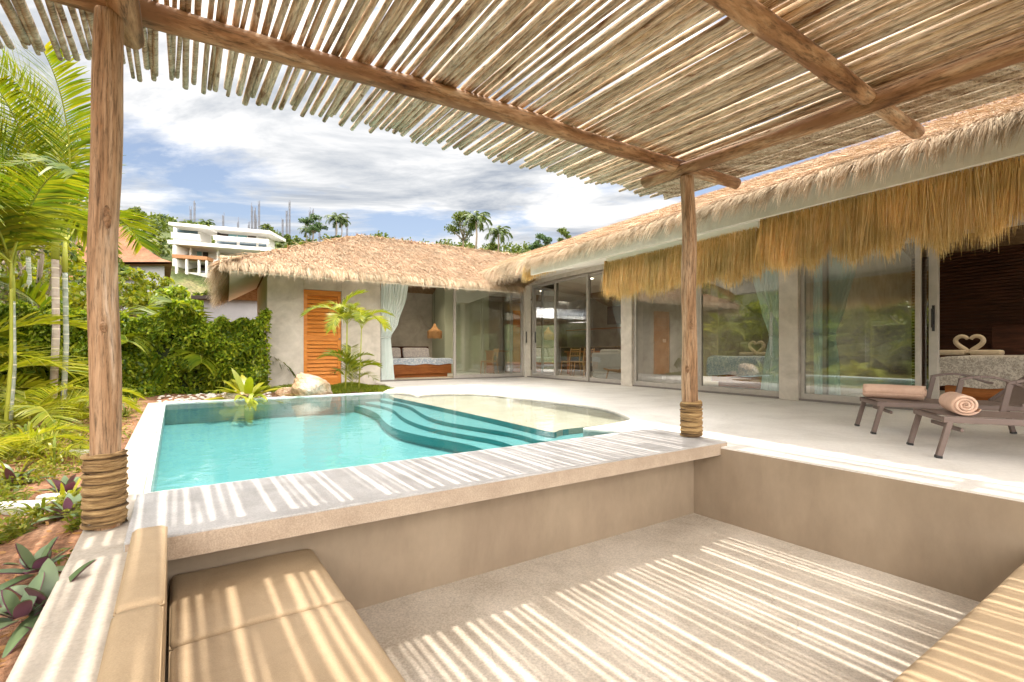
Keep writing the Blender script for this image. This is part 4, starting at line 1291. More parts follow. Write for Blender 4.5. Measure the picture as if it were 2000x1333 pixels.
def tasselled_lamp(loc, ztop):
    g = thing('pendant_lamp', 'woven rattan pendant lamp hanging above the back bedroom bed', 'lamp', loc)
    x, y, z = loc
    MB().tube([(x, y, z + .20), (x, y, ztop)], .005, 6).build('cord', M['black'], g)
    m = MB().lathe([(.0, .225), (.02, .22), (.045, .16), (.10, .07), (.205, .0), (.205, -.005), (.19, .0), (.09, .065), (.03, .16)], 28, loc)
    m.build('lamp_shade', M['rattan'], g, smooth=True)
    n = 170
    a = np.linspace(0, 2 * np.pi, n, endpoint=False)
    P = np.stack([x + .205 * np.cos(a), y + .205 * np.sin(a), np.full(n, z)], 1)
    blades('tassel_fringe', M['rattan'], g, P, np.stack([np.zeros(n), np.zeros(n), -np.ones(n)], 1) + R.normal(0, .03, (n, 3)), R.uniform(.17, .22, n), np.stack([-np.sin(a), np.cos(a), np.zeros(n)], 1), .011, 0, 2, taper=[1, 1, .7])
tasselled_lamp(tuple(F(12.7, on_back(849, 12.7), 1.26)), 2.72)
# chair and desk behind the back wing's glass
def chair(name, label, loc, rz, mat=None, s=1.0):
    mat = mat or M['teak']
    g = thing(name, label, 'chair', loc)
    Rm = Matrix.Rotation(rz, 3, 'Z')
    fr = lambda a_, b_, z=0: Vector(loc) + Rm @ Vector((a_ * s, b_ * s, z * s))
    soft('seat', mat, g, fr, -.20, .20, -.20, .20, .375, .41, .015, n=8)
    for sx in (-1, 1):
        MB().tube([fr(sx * .20, -.20, 0), fr(sx * .18, -.18, .38)], [.013, .018], 8).build('leg', mat, g, smooth=True)
        MB().tube([fr(sx * .20, .24, 0), fr(sx * .18, .18, .40), fr(sx * .17, .24, .78)], [.013, .018, .014], 8).build('leg', mat, g, smooth=True)
    bk = MB()
    for zz in (.56, .74):
        bk.tube([fr(-.17, .215 + (zz - .5) * .1, zz), fr(0, .25 + (zz - .5) * .1, zz), fr(.17, .215 + (zz - .5) * .1, zz)], .016, 8)
    for i in range(5):
        xx = -.12 + i * .06
        bk.tube([fr(xx, .235, .56), fr(xx, .255, .74)], .007, 6)
    bk.build('backrest', mat, g, smooth=True)
    return g
p = F(12.55, on_back(955, 12.55), 0)
chair('chair', 'light teak chair at the wall desk inside the back wing', tuple(p), -1.2)
dk = MB()
d0_, d1_ = on_back(958, 13.2), on_back(1000, 13.2)
dk.box(FU, d0_, d1_, 13.05, 13.58, .68, .715)
dk.box(FU, d0_ + .03, d0_ + .07, 13.1, 13.55, 0, .68); dk.box(FU, d1_ - .07, d1_ - .03, 13.1, 13.55, 0, .68)
tag(dk.build('desk', M['bed_wood'], None, bevel=.004), 'narrow dark wooden desk against the pale green wall', 'desk')
# living room
g = thing('sofa', 'pale grey boxy sofa inside the living room glass', 'sofa', F(on_front(1195, 8.0), 8.2, 0))
s0, s1 = on_front(1216, 8.0) - .6, on_front(1171, 8.0)
soft('seat', M['sofa'], g, FV, s0, s1, 7.75, 8.55, .04, .36, .04, n=8)
soft('backrest', M['sofa'], g, FV, s0, s1, 7.72, 7.94, .30, .66, .05, n=8)
for k in range(2):
    w_ = (s1 - s0) / 2
    soft('cushion', M['sofa'], g, FV, s0 + w_ * k + .02, s0 + w_ * (k + 1) - .02, 7.96, 8.12, .36, .74, .06, n=8)
def easy_chair(loc, rz):
    g = thing('lounge_chair', 'low teak lounge chair in front of the grey sofa', 'chair', loc)
    Rm = Matrix.Rotation(rz, 3, 'Z')
    fr = lambda a_, b_, z=0: Vector(loc) + Rm @ Vector((a_, b_, z))
    seat = MB().hexa([fr(-.24, -.26, .27), fr(.24, -.26, .27), fr(.24, .24, .18), fr(-.24, .24, .18), fr(-.24, -.26, .295), fr(.24, -.26, .295), fr(.24, .24, .205), fr(-.24, .24, .205)])
    seat.build('seat', M['rattan'], g, bevel=.006)
    bk = MB().hexa([fr(-.24, .22, .19), fr(.24, .22, .19), fr(.24, .25, .19), fr(-.24, .25, .19), fr(-.24, .44, .66), fr(.24, .44, .66), fr(.24, .47, .66), fr(-.24, .47, .66)])
    bk.build('backrest', M['rattan'], g, bevel=.006)
    for sx in (-1, 1):
        for pts in ([fr(sx * .26, -.24, 0), fr(sx * .26, -.14, .28)], [fr(sx * .26, .40, 0), fr(sx * .26, .12, .22)], ):
            MB().tube(pts, [.017, .02], 8).build('leg', M['teak'], g, smooth=True)
        MB().tube([fr(sx * .26, -.28, .30), fr(sx * .26, .24, .20), fr(sx * .26, .47, .68)], .018, 8).build('side_rail', M['teak'], g, smooth=True)
easy_chair(tuple(F(on_front(1212, 7.6), 7.62, 0)), math.radians(-60))
tb = thing('dining_table', 'wooden dining table in the shaded living room', 'table', F(10.9, 9.3, 0))
MB().box(FV, 10.0, 11.7, 8.9, 9.7, .66, .70).build('tabletop', M['bed_wood'], tb, bevel=.005)
for a_ in (10.1, 11.6):
    for b_ in (8.98, 9.62):
        MB().box(FV, a_ - .03, a_ + .03, b_ - .03, b_ + .03, 0, .66).build('leg', M['bed_wood'], tb)
for a_, rz in ((10.4, .54), (11.0, .54)):
    c_ = chair('chair', 'slatted dining chair at the %s side of the dining table' % ('right' if a_ < 10.7 else 'left'), tuple(F(a_, 8.6, 0)), rz + math.pi)
kt = thing('kitchen_counter', 'dark kitchen counter with wooden shelves along the rear wall', 'counter', F(11, 11, 0))
MB().box(FV, 9.6, 14.4, 10.8, 11.39, 0, .82).build('cabinet', M['dark_wood'], kt, bevel=.004)
MB().box(FV, 9.58, 14.42, 10.76, 11.392, .821, .855).build('worktop', M['rock'], kt, bevel=.004)
MB().box(FV, 9.6, 14.4, 11.05, 11.39, 1.45, 1.49).build('shelf', M['bed_wood'], kt, bevel=.003)
MB().box(FV, 9.6, 12.2, 11.10, 11.392, 1.6, 2.2).build('wall_cabinet', M['dark_wood'], kt, bevel=.003)
# wall things of the first bedroom
MB().box(FV, P1a + .048, P1a + .0595, 7.86, 7.95, .88, .95).build('light_switch', M['white'], wing, bevel=.002)
MB().box(FV, P1a + .048, P1a + .0595, 7.83, 7.95, .10, .17).build('socket', M['white'], wing, bevel=.002)

# ------------------------------------------------------------------ sun loungers and towels
def lounger(label, loc, ang, back):
    g = thing('sun_lounger', label, 'sun lounger', loc, 'taupe sun loungers on the shaded deck')
    Rm = Matrix.Rotation(ang, 3, 'Z')
    # local: x from foot end (0) to head end, y across 0..W
    fr = lambda a_, b_, z=0: Vector(loc) + Rm @ Vector((a_, b_, z))
    Wd, Lg, zt = .50, 1.62, .272
    mt = M['lounger']
    for y0 in (.018, Wd - .018):
        MB().bar(fr(-.005, y0, zt - .018), fr(Lg, y0, zt - .018), .030, .040).build('side_rail', mt, g, bevel=.005)
    MB().bar(fr(.012, .03, zt - .022), fr(.012, Wd - .03, zt - .022), .026, .030).build('end_rail', mt, g, bevel=.004)
    MB().bar(fr(.10, .03, zt - .085), fr(.10, Wd - .03, zt - .085), .018, .026).build('stretcher', mt, g, bevel=.004)
    for (x0, lean) in ((.03, -.055), (1.02, .055)):
        for y0 in (.018, Wd - .018):
            l = MB().bar(fr(x0 + lean, y0, .016), fr(x0, y0, zt - .03), .034, .032, (Rm @ Vector((1, 0, 0)))).build('leg', mt, g, bevel=.004)
            MB().bar(fr(x0 + lean * 1.06, y0, .0), fr(x0 + lean, y0, .018), .037, .035, (Rm @ Vector((1, 0, 0)))).build('foot_cap', M['black'], l, bevel=.003)
    # sling: flat seat, then the backrest
    x1 = .92
    sm = MB()
    n = 12
    for i in range(n + 1):
        x = .02 + (x1 - .02) * i / n
        for j in range(9):
            y = .035 + (Wd - .07) * j / 8
            s_ = -.010 * math.sin(math.pi * j / 8) * math.sin(math.pi * i / n)
            sm.v.append(tuple(fr(x, y, zt + .003 + s_)))
    for i in range(n):
        for j in range(8):
            k = i * 9 + j; sm.f.append((k, k + 9, k + 10, k + 1))
    sm.build('sling_seat', M['sling'], g, smooth=True)
    ca, sa = math.cos(back), math.sin(back)
    bl = .72
    for y0 in (.03, Wd - .03):
        MB().bar(fr(x1, y0, zt), fr(x1 + bl * ca, y0, zt + bl * sa), .028, .030).build('back_rail', mt, g, bevel=.004)
    bm_ = MB()
    for i in range(n + 1):
        t = i / n
        for j in range(9):
            y = .045 + (Wd - .09) * j / 8
            s_ = -.014 * math.sin(math.pi * j / 8) * math.sin(math.pi * t)
            bm_.v.append(tuple(fr(x1 + .01 + (bl - .01) * t * ca - s_ * sa, y, zt + .004 + (bl - .01) * t * sa + s_ * ca)))
    for i in range(n):
        for j in range(8):
            k = i * 9 + j; bm_.f.append((k, k + 9, k + 10, k + 1))
    bm_.build('sling_back', M['sling'], g, smooth=True)
    MB().bar(fr(x1 + bl * ca, .03, zt + bl * sa), fr(x1 + bl * ca, Wd - .03, zt + bl * sa), .028, .028).build('top_rail', mt, g, bevel=.004)
    for y0 in (.0, Wd):
        am = MB()
        am.bar(fr(.50, y0, zt - .03), fr(.545, y0, zt + .195), .034, .022, (Rm @ Vector((0, 1, 0))))
        pts = [fr(.53 + .42 * t, y0, zt + .20 + .035 * math.sin(math.pi * min(1, t * 1.15)) - .05 * t * t) for t in [i / 10 for i in range(11)]]
        for p_, q_ in zip(pts, pts[1:]): am.bar(p_, q_, .034, .020)
        am.build('armrest', mt, g, bevel=.003)
    return g, fr
ang = math.radians(-22)
A1 = ground_pt(1828, 895.5); A2 = ground_pt(1702, 848.5)
l1, f1 = lounger('taupe sun lounger in front, with the towel roll seen end-on', tuple(A1 + Vector((.04, -.02, 0))), ang, math.radians(28))
l2, f2 = lounger('taupe sun lounger nearer the glass, its backrest raised', tuple(A2 + Vector((.04, -.02, 0))), ang, math.radians(42))
def towel(label, c, axis, ln, r):
    """rolled towel: a spiral extruded along its axis"""
    c = Vector(c); axis = Vector(axis).normalized()
    up = Vector((0, 0, 1)); side = axis.cross(up).normalized()
    turns = 4.2; n = 150; th = r / turns * .93
    m = MB()
    def pt(rad, a, h): return tuple(c + side * (rad * math.cos(a) * 1.04) + up * (rad * math.sin(a) * .96) + axis * h)
    ends = []
    nl = 14
    for i in range(n + 1):
        t = i / n
        a = t * turns * 2 * math.pi - math.pi * .5
        ro = max(.006, r * (t * .96 + .04)) 
        ri = max(.001, ro - th * (1 if t < .985 else .4))
        wob = .006 * math.sin(a * 1.3) + .010 * (1 - t)
        for rad in (ro, ri):
            for h in range(nl + 1):
                k = h / nl
                e = (k - .5) * (ln + 2 * wob)
                rr = rad * (1 + .015 * math.sin(k * 9 + a * .5)) - (.004 if h in (0, nl) and rad == ro else 0)
                m.v.append(pt(rr, a, e))
    st = 2 * (nl + 1)
    for i in range(n):
        for w_ in (0, 1):
            for h in range(nl):
                k = i * st + w_ * (nl + 1) + h
                m.f.append((k, k + st, k + st + 1, k + 1))
        for h in (0, nl):
            k = i * st + h
            m.f.append((k, k + (nl + 1), k + st + (nl + 1), k + st))
    k = n * st
    for h in range(nl): m.f.append((k + h, k + h + 1, k + nl + 1 + h + 1, k + nl + 1 + h))
    o = m.build('towel_roll', M['towel'], None, smooth=True)
    return tag(o, label, 'towel', 'peach towel rolls on the loungers')
tw1 = at(1872, 792, 3.22); tw1.z = .272 + .078
towel('peach towel roll seen end-on, on the front lounger', tw1, Vector((.52, .85, 0)), .34, .079)
tw2 = at(1745, 766, 4.22); tw2.z = .272 + .072
towel('peach towel roll lying sideways on the lounger nearer the glass', tw2, Vector((.66, -.75, 0)), .42, .072)
# ------------------------------------------------------------------ plants
def frond_arrays(L=1.6, n=46, ll=.42, e0=1.1, e1=-.5, vee=.35, droop=.25, w=.026, seed=0, curl=0.0, start=.14):
    """palm frond: leaflets along an arching rachis that starts at the origin and grows along +X"""
    rs = np.random.RandomState(seed)
    m = 24
    pts = [np.zeros(3)]
    for i in range(m):
        t = i / (m - 1)
        e = e0 + (e1 - e0) * t ** 1.2
        pts.append(pts[-1] + np.array([math.cos(e), curl * t * .4, math.sin(e)]) * L / m)
    pts = np.array(pts)
    tt = np.linspace(0, 1, m + 1)
    P, D, Wd, Ln, Dr = [], [], [], [], []
    for i in range(n):
        t = start + (1 - start) * (i + .5) / n
        p = np.array([np.interp(t, tt, pts[:, k]) for k in range(3)])
        t2 = min(1, t + .03); t1_ = max(0, t - .03)
        tg = np.array([np.interp(t2, tt, pts[:, k]) - np.interp(t1_, tt, pts[:, k]) for k in range(3)])
        tg /= np.linalg.norm(tg)
        sd = np.cross([0, 0, 1.0], tg); sd /= max(np.linalg.norm(sd), 1e-6)
        up = np.cross(tg, sd)
        for s in (-1, 1):
            d = tg * (.45 + .55 * t) + sd * s * (1.0 - .25 * t) + up * (vee + rs.normal(0, .06))
            d += rs.normal(0, .05, 3)
            P.append(p); D.append(d); Wd.append(tg + up * .35 * s)
            Ln.append(ll * (.35 + .65 * math.sin(math.pi * min(1, .18 + .78 * t)) ** .7) * rs.uniform(.88, 1.08))
            Dr.append(droop * rs.uniform(.6, 1.5))
    V, Q = blade_arrays(np.array(P), np.array(D), np.array(Ln), np.array(Wd), w, np.array(Dr), 3, taper=[.55, 1, .8, .08])
    return V, Q, pts
FROND = {}
def frond_mesh(key, mat, stem_mat, r=.011, **kw):
    k = key
    if k in FROND: return FROND[k]
    V, Q, pts = frond_arrays(**kw)
    t = MB().tube([Vector(p) for p in pts], [r * (1 - .8 * i / (len(pts) - 1)) for i in range(len(pts))], 5)
    tv = np.array(t.v); tq = np.array([f for f in t.f if len(f) == 4])
    V2, Q2 = merge_arrays([(V, Q), (tv, tq)])
    me = np_mesh('frond', V2, Q2)
    me.materials.append(mat)
    me.materials.append(stem_mat)
    mi = np.zeros(len(Q2), dtype=np.int32); mi[len(Q):] = 1
    me.polygons.foreach_set('material_index', mi)
    FROND[k] = me
    return me
def add_frond(parent, me, loc, yaw, pitch=0.0, scale=1.0, roll=0.0):
    o = bpy.data.objects.new('frond', me); C.objects.link(o)
    o.parent = parent
    o.location = Vector(loc) - ORG[parent.name]
    o.rotation_euler = (roll, -pitch, yaw)
    o.scale = (scale,) * 3
    ORG[o.name] = Vector((0, 0, 0))
    return o
def ringed_trunk(parent, pts, r0, r1, mat, rings=.16, name='trunk'):
    pts = [Vector(p) for p in pts]
    fine = []
    for p, q_ in zip(pts, pts[1:]):
        for i in range(12): fine.append(p.lerp(q_, i / 12))
    fine.append(pts[-1])
    tot = sum((b_ - a_).length for a_, b_ in zip(fine, fine[1:]))
    rad = []; acc = 0
    for i, p in enumerate(fine):
        t = i / (len(fine) - 1)
        rad.append((r0 + (r1 - r0) * t) * (1 + .25 * math.exp(-t * 18)))
    o = MB().tube(fine, rad, 14).build(name, mat, parent, smooth=True)
    return o
def palm(label, base, top, r0, r1, nf, meshes, scale, tmat, shaft=.45, name='palm_tree', pitch=(.1, .75), yaw0=0.0, group=None, cat='palm'):
    g = thing(name, label, cat, base, group)
    base, top = Vector(base), Vector(top)
    mid = base.lerp(top, .5) + Vector((.03, 0, 0))
    st = top + (top - mid).normalized() * shaft * 0
    ringed_trunk(g, [base - Vector((0, 0, .05)), mid, top], r0, r1, tmat)
    cs = top + Vector((0, 0, shaft))
    MB().tube([top - Vector((0, 0, .02)), top + Vector((0, 0, shaft * .4)), cs], [r1 * 1.15, r1 * 1.05, r1 * .55], 12).build('crownshaft', M['crownshaft'], g, smooth=True)
    for i in range(nf):
        t = i / max(1, nf - 1)
        yw = yaw0 + i * 2.399
        if .73 * math.cos(yw) + .68 * math.sin(yw) > .55: yw += math.pi
        add_frond(g, meshes[i % len(meshes)], cs - Vector((0, 0, shaft * .25 * (1 - t))), yw, pitch[0] + (pitch[1] - pitch[0]) * t - .38, scale * rnd.uniform(.85, 1.1), rnd.uniform(-.2, .2))
    return g
pl, pbr, cr = M['palm_leaf'], M['palm_bright'], M['crownshaft']
FM1 = [frond_mesh('big%d' % i, pl, cr, .015, L=2.0, n=64, ll=.62, e0=1.2, e1=-.7 + .2 * i, vee=.30, droop=.40, w=.038, seed=i, curl=.2 * (i - 1)) for i in range(3)]
FM0 = [frond_mesh('tall%d' % i, pl, cr, .014, L=2.1, n=66, ll=.56, e0=1.15, e1=-.35 + .25 * i, vee=.28, droop=.22, w=.021, seed=80 + i, curl=.2 * (i - 1)) for i in range(3)]
FM2 = [frond_mesh('mid%d' % i, pbr, cr, .008, L=1.1, n=46, ll=.34, e0=1.15, e1=-.75, vee=.40, droop=.24, w=.018, seed=10 + i, curl=.15 * (i - 1)) for i in range(3)]
FMG = [frond_mesh('green%d' % i, M['lush_leaf'], cr, .009, L=1.1, n=34, ll=.34, e0=1.15, e1=-.75, vee=.40, droop=.22, w=.024, seed=10 + i, curl=.15 * (i - 1)) for i in range(3)]
FM3 = [frond_mesh('small%d' % i, M['lush_leaf'], cr, .007, L=.8, n=26, ll=.30, e0=1.25, e1=-.4, vee=.45, droop=.2, w=.024, seed=20 + i) for i in range(3)]
FMD = [frond_mesh('dry', M['palm_dry'], M['palm_dry'], .010, L=1.2, n=34, ll=.40, e0=.3, e1=-1.6, vee=-.25, droop=.6, w=.022, seed=33)]

# tall palms left of the log post
pa = ground_pt(103, 792, -.1)
def above(p, px, py): return at(px, py, p.y)
palm('tall palm with a pink-grey ringed trunk beside the leftmost log post', tuple(pa), tuple(above(pa, 108, 505)), .047, .043, 9, FM0, 1.25, M['palm_trunk'], .55, yaw0=.4, pitch=(.1, .95))
pb_ = ground_pt(123, 806, -.1)
palm('slimmer grey ringed palm just right of the pink-grey palm', tuple(pb_), tuple(above(pb_, 127, 530)), .030, .027, 7, FM0, 1.1, M['palm_trunk_grey'], .5, yaw0=1.9, pitch=(.1, .95))
pc_ = ground_pt(9, 850, -.1)
palm('slender yellow-green palm at the left edge of the garden', tuple(pc_), tuple(above(pc_, 22, 560)), .017, .013, 7, FM1, .85, M['crownshaft'], .3, yaw0=.9, pitch=(.0, .8))
pd_ = ground_pt(18, 846, -.1)
palm('slender grey palm beside the yellow-green one at the left edge', tuple(pd_), tuple(above(pd_, 26, 585)), .018, .015, 7, FM1, .8, M['palm_trunk_grey'], .3, yaw0=2.9, pitch=(.0, .8))
pe_ = ground_pt(60, 770, -.1)
palm('bushy palm standing behind the pink-grey palm', tuple(pe_), tuple(above(pe_, 55, 500)), .04, .035, 8, FM0, 1.35, M['palm_trunk_grey'], .4, yaw0=.2, pitch=(.0, .95))
palm('white-trunked palm standing by the side hedge, level with the pool', (-5.9, 3.0, -.1), (-5.85, 3.0, 1.9), .045, .04, 9, FM0, 1.0, M['palm_trunk'], .5, yaw0=.9, pitch=(.1, .95))
palm('white-trunked palm standing by the side hedge, level with the counter', (-5.4, 1.6, -.1), (-5.5, 1.6, 1.7), .045, .04, 9, FM0, .95, M['palm_trunk_grey'], .5, yaw0=.3, pitch=(.1, .95))
# areca clumps (fronds from the ground)
def clump(label, base, nf, meshes, scale, spread=(.2, 1.0), name='areca_clump', cat='palm', yaw0=0, rad=.10):
    g = thing(name, label, cat, base)
    for i in range(nf):
        t = (i + .5) / nf
        y = yaw0 + i * 2.399
        add_frond(g, meshes[i % len(meshes)], Vector(base) + Vector((rad * math.cos(y) * t, rad * math.sin(y) * t, -.02)), y, spread[1] - (spread[1] - spread[0]) * t - .75, scale * rnd.uniform(.8, 1.15), rnd.uniform(-.25, .25))
    return g
clump('wide yellow-green areca clump below the two tall palms', tuple(ground_pt(60, 835, -.09)), 13, FM2, .85, (.0, .9))
clump('young areca with arching fronds left of the rope-bound post', tuple(ground_pt(150, 815, -.09)), 11, FM2, .62, (.0, .9), yaw0=1)
clump('areca clump with light fronds spilling out behind the left post', tuple(ground_pt(262, 772, -.09)), 11, FM2, .62, (.0, .9), yaw0=2)
clump('pale young areca at the left picture edge', tuple(ground_pt(8, 905, -.09)), 11, FM2, .62, (-.1, .8), yaw0=.5)
clump('tall areca clump in front of the hedge', tuple(G(-2.3, 6.5, -.09)), 16, FM2, 1.8, (.2, 1.1), yaw0=.7)
clump('areca clump rising behind the hedge left of the thatched eave', tuple(G(.2, 9.6, -.09)), 14, FM1, 1.15, (.5, 1.2), yaw0=.3)
clump('leaning areca clump behind the middle of the hedge', tuple(G(-.9, 9.5, -.09)), 14, FM1, 1.2, (.5, 1.2), yaw0=1.3)
clump('dark green palm clump behind the hedge beside the shingle roof', tuple(G(-1.6, 10.6, -.09)), 14, FM1, 1.5, (.5, 1.2), yaw0=2.3)
clump('yellowish areca clump on the left edge of the hedge', tuple(G(-3.0, 7.2, -.09)), 16, FM1, 1.05, (.3, 1.15), yaw0=2.0)
clump('large palm clump at the far left behind the slender palms', tuple(G(-3.4, 5.2, -.09)), 14, FM1, .95, (.2, 1.0), yaw0=.6)
clump('brown drying palm clump beside the left post', tuple(at(200, 640, 9.2) * 1.0 + Vector((0, 0, -1.0))), 6, FMD, .9, (.7, 1.1), yaw0=-.6)
# small palm against the back wing
sp = ground_pt(680, 769, -.05)
g = thing('small_palm', 'small bright palm growing in front of the orange door', 'palm', sp)
for (px0, px1, py1, r) in ((674, 678, 632, .018), (700, 706, 642, .013)):
    b0 = above(sp, px0, 770); t0 = above(sp, px1, py1)
    MB().tube([b0, b0.lerp(t0, .5) + Vector((.01, 0, 0)), t0], [r, r * .8, r * .6], 8).build('stem', M['crownshaft'], g, smooth=True)
    for i in range(7 if r > .015 else 5):
        y = 2.9 + i * 2.399 + (0 if r > .015 else 1.2)
        add_frond(g, (FMG if i % 2 else FM2)[i % 3], t0 + Vector((0, 0, -.02)), y, .62 - .9 * i / 7 - .3, .72 * rnd.uniform(.85, 1.1))
add_frond(g, FM3[0], above(sp, 672, 632), .5, .55, .9)
for i in range(9):
    add_frond(g, FM3[i % 3], sp + Vector((rnd.uniform(-.06, .12), rnd.uniform(-.05, .05), rnd.uniform(.0, .5))), i * 2.399, rnd.uniform(-.5, .3), rnd.uniform(.6, .95))

def rosette(label, name, cat, base, n, ln, w, mat, e=(.35, 1.35), droop=.5, seed=0, mat2=None, fold=.0, split=None):
    """strap-leaved plant; split leaves into child meshes of a few leaves when split is given"""
    rs = np.random.RandomState(seed)
    yaw = np.arange(n) * 2.399 + rs.uniform(-.25, .25, n)
    el = rs.uniform(e[0], e[1], n)
    D = np.stack([np.cos(yaw) * np.cos(el), np.sin(yaw) * np.cos(el), np.sin(el)], 1)
    P = np.array(base)[None, :] + np.stack([np.cos(yaw), np.sin(yaw), np.zeros(n)], 1) * .02
    Wd = np.stack([-np.sin(yaw), np.cos(yaw), rs.normal(0, .15, n)], 1)
    V, Q = blade_arrays(P, D, rs.uniform(.65, 1.1, n) * ln, Wd, rs.uniform(.8, 1.1, n) * w, droop * rs.uniform(.5, 1.3, n), 7, taper=[.45, .75, .95, 1, .95, .8, .5, .05])
    o = link_mesh(name, np_mesh(name, V, Q), mat, None, smooth=True)
    return tag(o, label, cat)
bp = ground_pt(484, 784, -.06)
rosette('yellow-green strap-leaved plant leaning over the rear pool edge', 'birdnest_fern', 'plant', tuple(bp), 34, .82, .115, M['strap_leaf'], (.30, 1.25), .48, 15)
rosette('trailing yellow-green rosette hanging on the rear pool edge', 'birdnest_fern', 'plant', tuple(ground_pt(487, 782, .03)), 12, .24, .05, M['strap_leaf'], (-.1, .9), .6, 6)
spider = [(105, 905, .36, 'spider plant with long pale leaves left of the rope binding'), (58, 880, .42, 'spider plant with arching leaves below the areca clump'), (150, 868, .30, 'small spider plant by the white stone behind the post'),
          (25, 950, .30, 'spider plant at the left edge above the pale stepping stone'), (130, 985, .26, 'low spider plant beside the lower rope turns'), (245, 815, .30, 'strappy plant between the post and the pool kerb'),
          (262, 790, .28, 'strappy plant at the far end of the pool kerb'), (222, 850, .25, 'little strappy plant right behind the rope binding'), (80, 1010, .2, 'tiny strappy plant on the bare soil')]
for i, (x, y, s_, lb) in enumerate(spider):
    rosette(lb, 'spider_plant', 'plant', tuple(ground_pt(x, y, -.07)), 26, s_, .017, M['cover_leaf'] if i % 3 == 2 else M['strap_leaf'], (.5, 1.45), .75, 20 + i)
for i in range(26):
    a_, b_ = rnd.uniform(-1.5, -.32), rnd.uniform(.75, 4.6)
    o = rosette('small strappy plant in the mixed bed left of the pool kerb', 'strappy_plant', 'plant', tuple(G(a_, b_, -.075)), 24, rnd.uniform(.18, .34), rnd.uniform(.012, .022), [M['strap_leaf'], M['cover_leaf'], M['lush_leaf']][i % 3], (.4, 1.45), .7, 200 + i)
    o['group'] = 'strappy plants in the mixed bed'
def boat_lily(label, base, n, ln, seed):
    rs = np.random.RandomState(seed)
    g = thing('boat_lily', label, 'plant', base)
    def rows(off, mat, nm):
        yaw = np.arange(n) * 2.399 + seed
        el = np.linspace(1.25, .15, n)
        D = np.stack([np.cos(yaw) * np.cos(el), np.sin(yaw) * np.cos(el), np.sin(el)], 1)
        Wd = np.stack([-np.sin(yaw), np.cos(yaw), np.zeros(n)], 1)
        nm_ = np.cross(Wd, D)
        P = np.array(base)[None, :] + D * .02 + unit(nm_) * off
        rs2 = np.random.RandomState(seed)
        V, Q = blade_arrays(P, D, rs2.uniform(.6, 1.05, n) * ln, Wd, rs2.uniform(.034, .050, n), .35 * rs2.uniform(.5, 1.2, n), 7, taper=[.8, .95, 1, 1, .9, .72, .45, .04])
        return link_mesh(nm, np_mesh(nm, V, Q), mat, g, smooth=True)
    rows(-.002, M['lily_top'], 'leaf_tops'); rows(.002, M['lily_purple'], 'leaf_undersides')
    return g
for i, (x, y, s_, lb) in enumerate([(92, 1190, .20, 'large boat lily with purple undersides overhanging the kerb'), (40, 1215, .17, 'boat lily with grey-green leaves at the left picture edge'), (28, 950, .20, 'purple boat lily in the shade below the areca'),
                                    (135, 1010, .17, 'boat lily tucked against the rope binding'), (128, 965, .16, 'reddish boat lily behind the rope binding'), (72, 1120, .15, 'small boat lily among the low ground cover')]):
    boat_lily(lb, tuple(ground_pt(x, y, -.07)), 10 if i < 2 else 13, s_, 40 + i)
# ground cover with tiny leaves
def cover_patch(a0, a1, b0, b1, n, h):
    a = R.uniform(a0, a1, n); b = R.uniform(b0, b1, n)
    keep = (np.sin(a * 9 + 1) + np.sin(b * 7 + 2) + np.sin(a * 17 - b * 13)) > -.2
    a, b = a[keep], b[keep]; n = len(a)
    P = np.stack([-1.352 + .843 * a - .578 * b, 1.657 + .538 * a + .816 * b, np.array([soil_z(x, y) for x, y in zip(a, b)]) + R.rand(n) ** 1.5 * h], 1)
    D = R.normal(0, 1, (n, 3)); D[:, 2] = np.abs(D[:, 2]) * .8 + .2
    return blade_arrays(P, D, R.uniform(.018, .045, n), R.normal(0, 1, (n, 3)), R.uniform(.006, .013, n), .3, 2, taper=[.5, 1, .1])
V, Q = merge_arrays([cover_patch(-.62, -.165, .16, .75, 6500, .09), cover_patch(-1.1, -.35, -.1, .5, 2600, .06), cover_patch(-1.0, -.17, .7, 2.2, 5000, .08), cover_patch(-3.0, -.18, 2.0, 5.8, 14000, .12), cover_patch(-3, -.2, -2, 0, 500, .03)])
gc = link_mesh('ground_cover', np_mesh('ground_cover', V, Q), M['cover_leaf'])
gc['kind'] = 'stuff'
# dry leaves and chips on the soil
n = 2600
a = R.uniform(-2.2, -.17, n); b = R.uniform(-1.2, 4.5, n)
P = np.stack([-1.352 + .843 * a - .578 * b, 1.657 + .538 * a + .816 * b, np.array([soil_z(x, y) for x, y in zip(a, b)]) + .004], 1)
D = R.normal(0, 1, (n, 3)); D[:, 2] *= .15
V, Q = blade_arrays(P, D, R.uniform(.015, .05, n), R.normal(0, 1, (n, 3)) * np.array([1, 1, .2]), R.uniform(.006, .016, n), -.1, 2, taper=[.5, 1, .2])
lt = link_mesh('leaf_litter', np_mesh('leaf_litter', V, Q), M['palm_dry']); lt['kind'] = 'stuff'
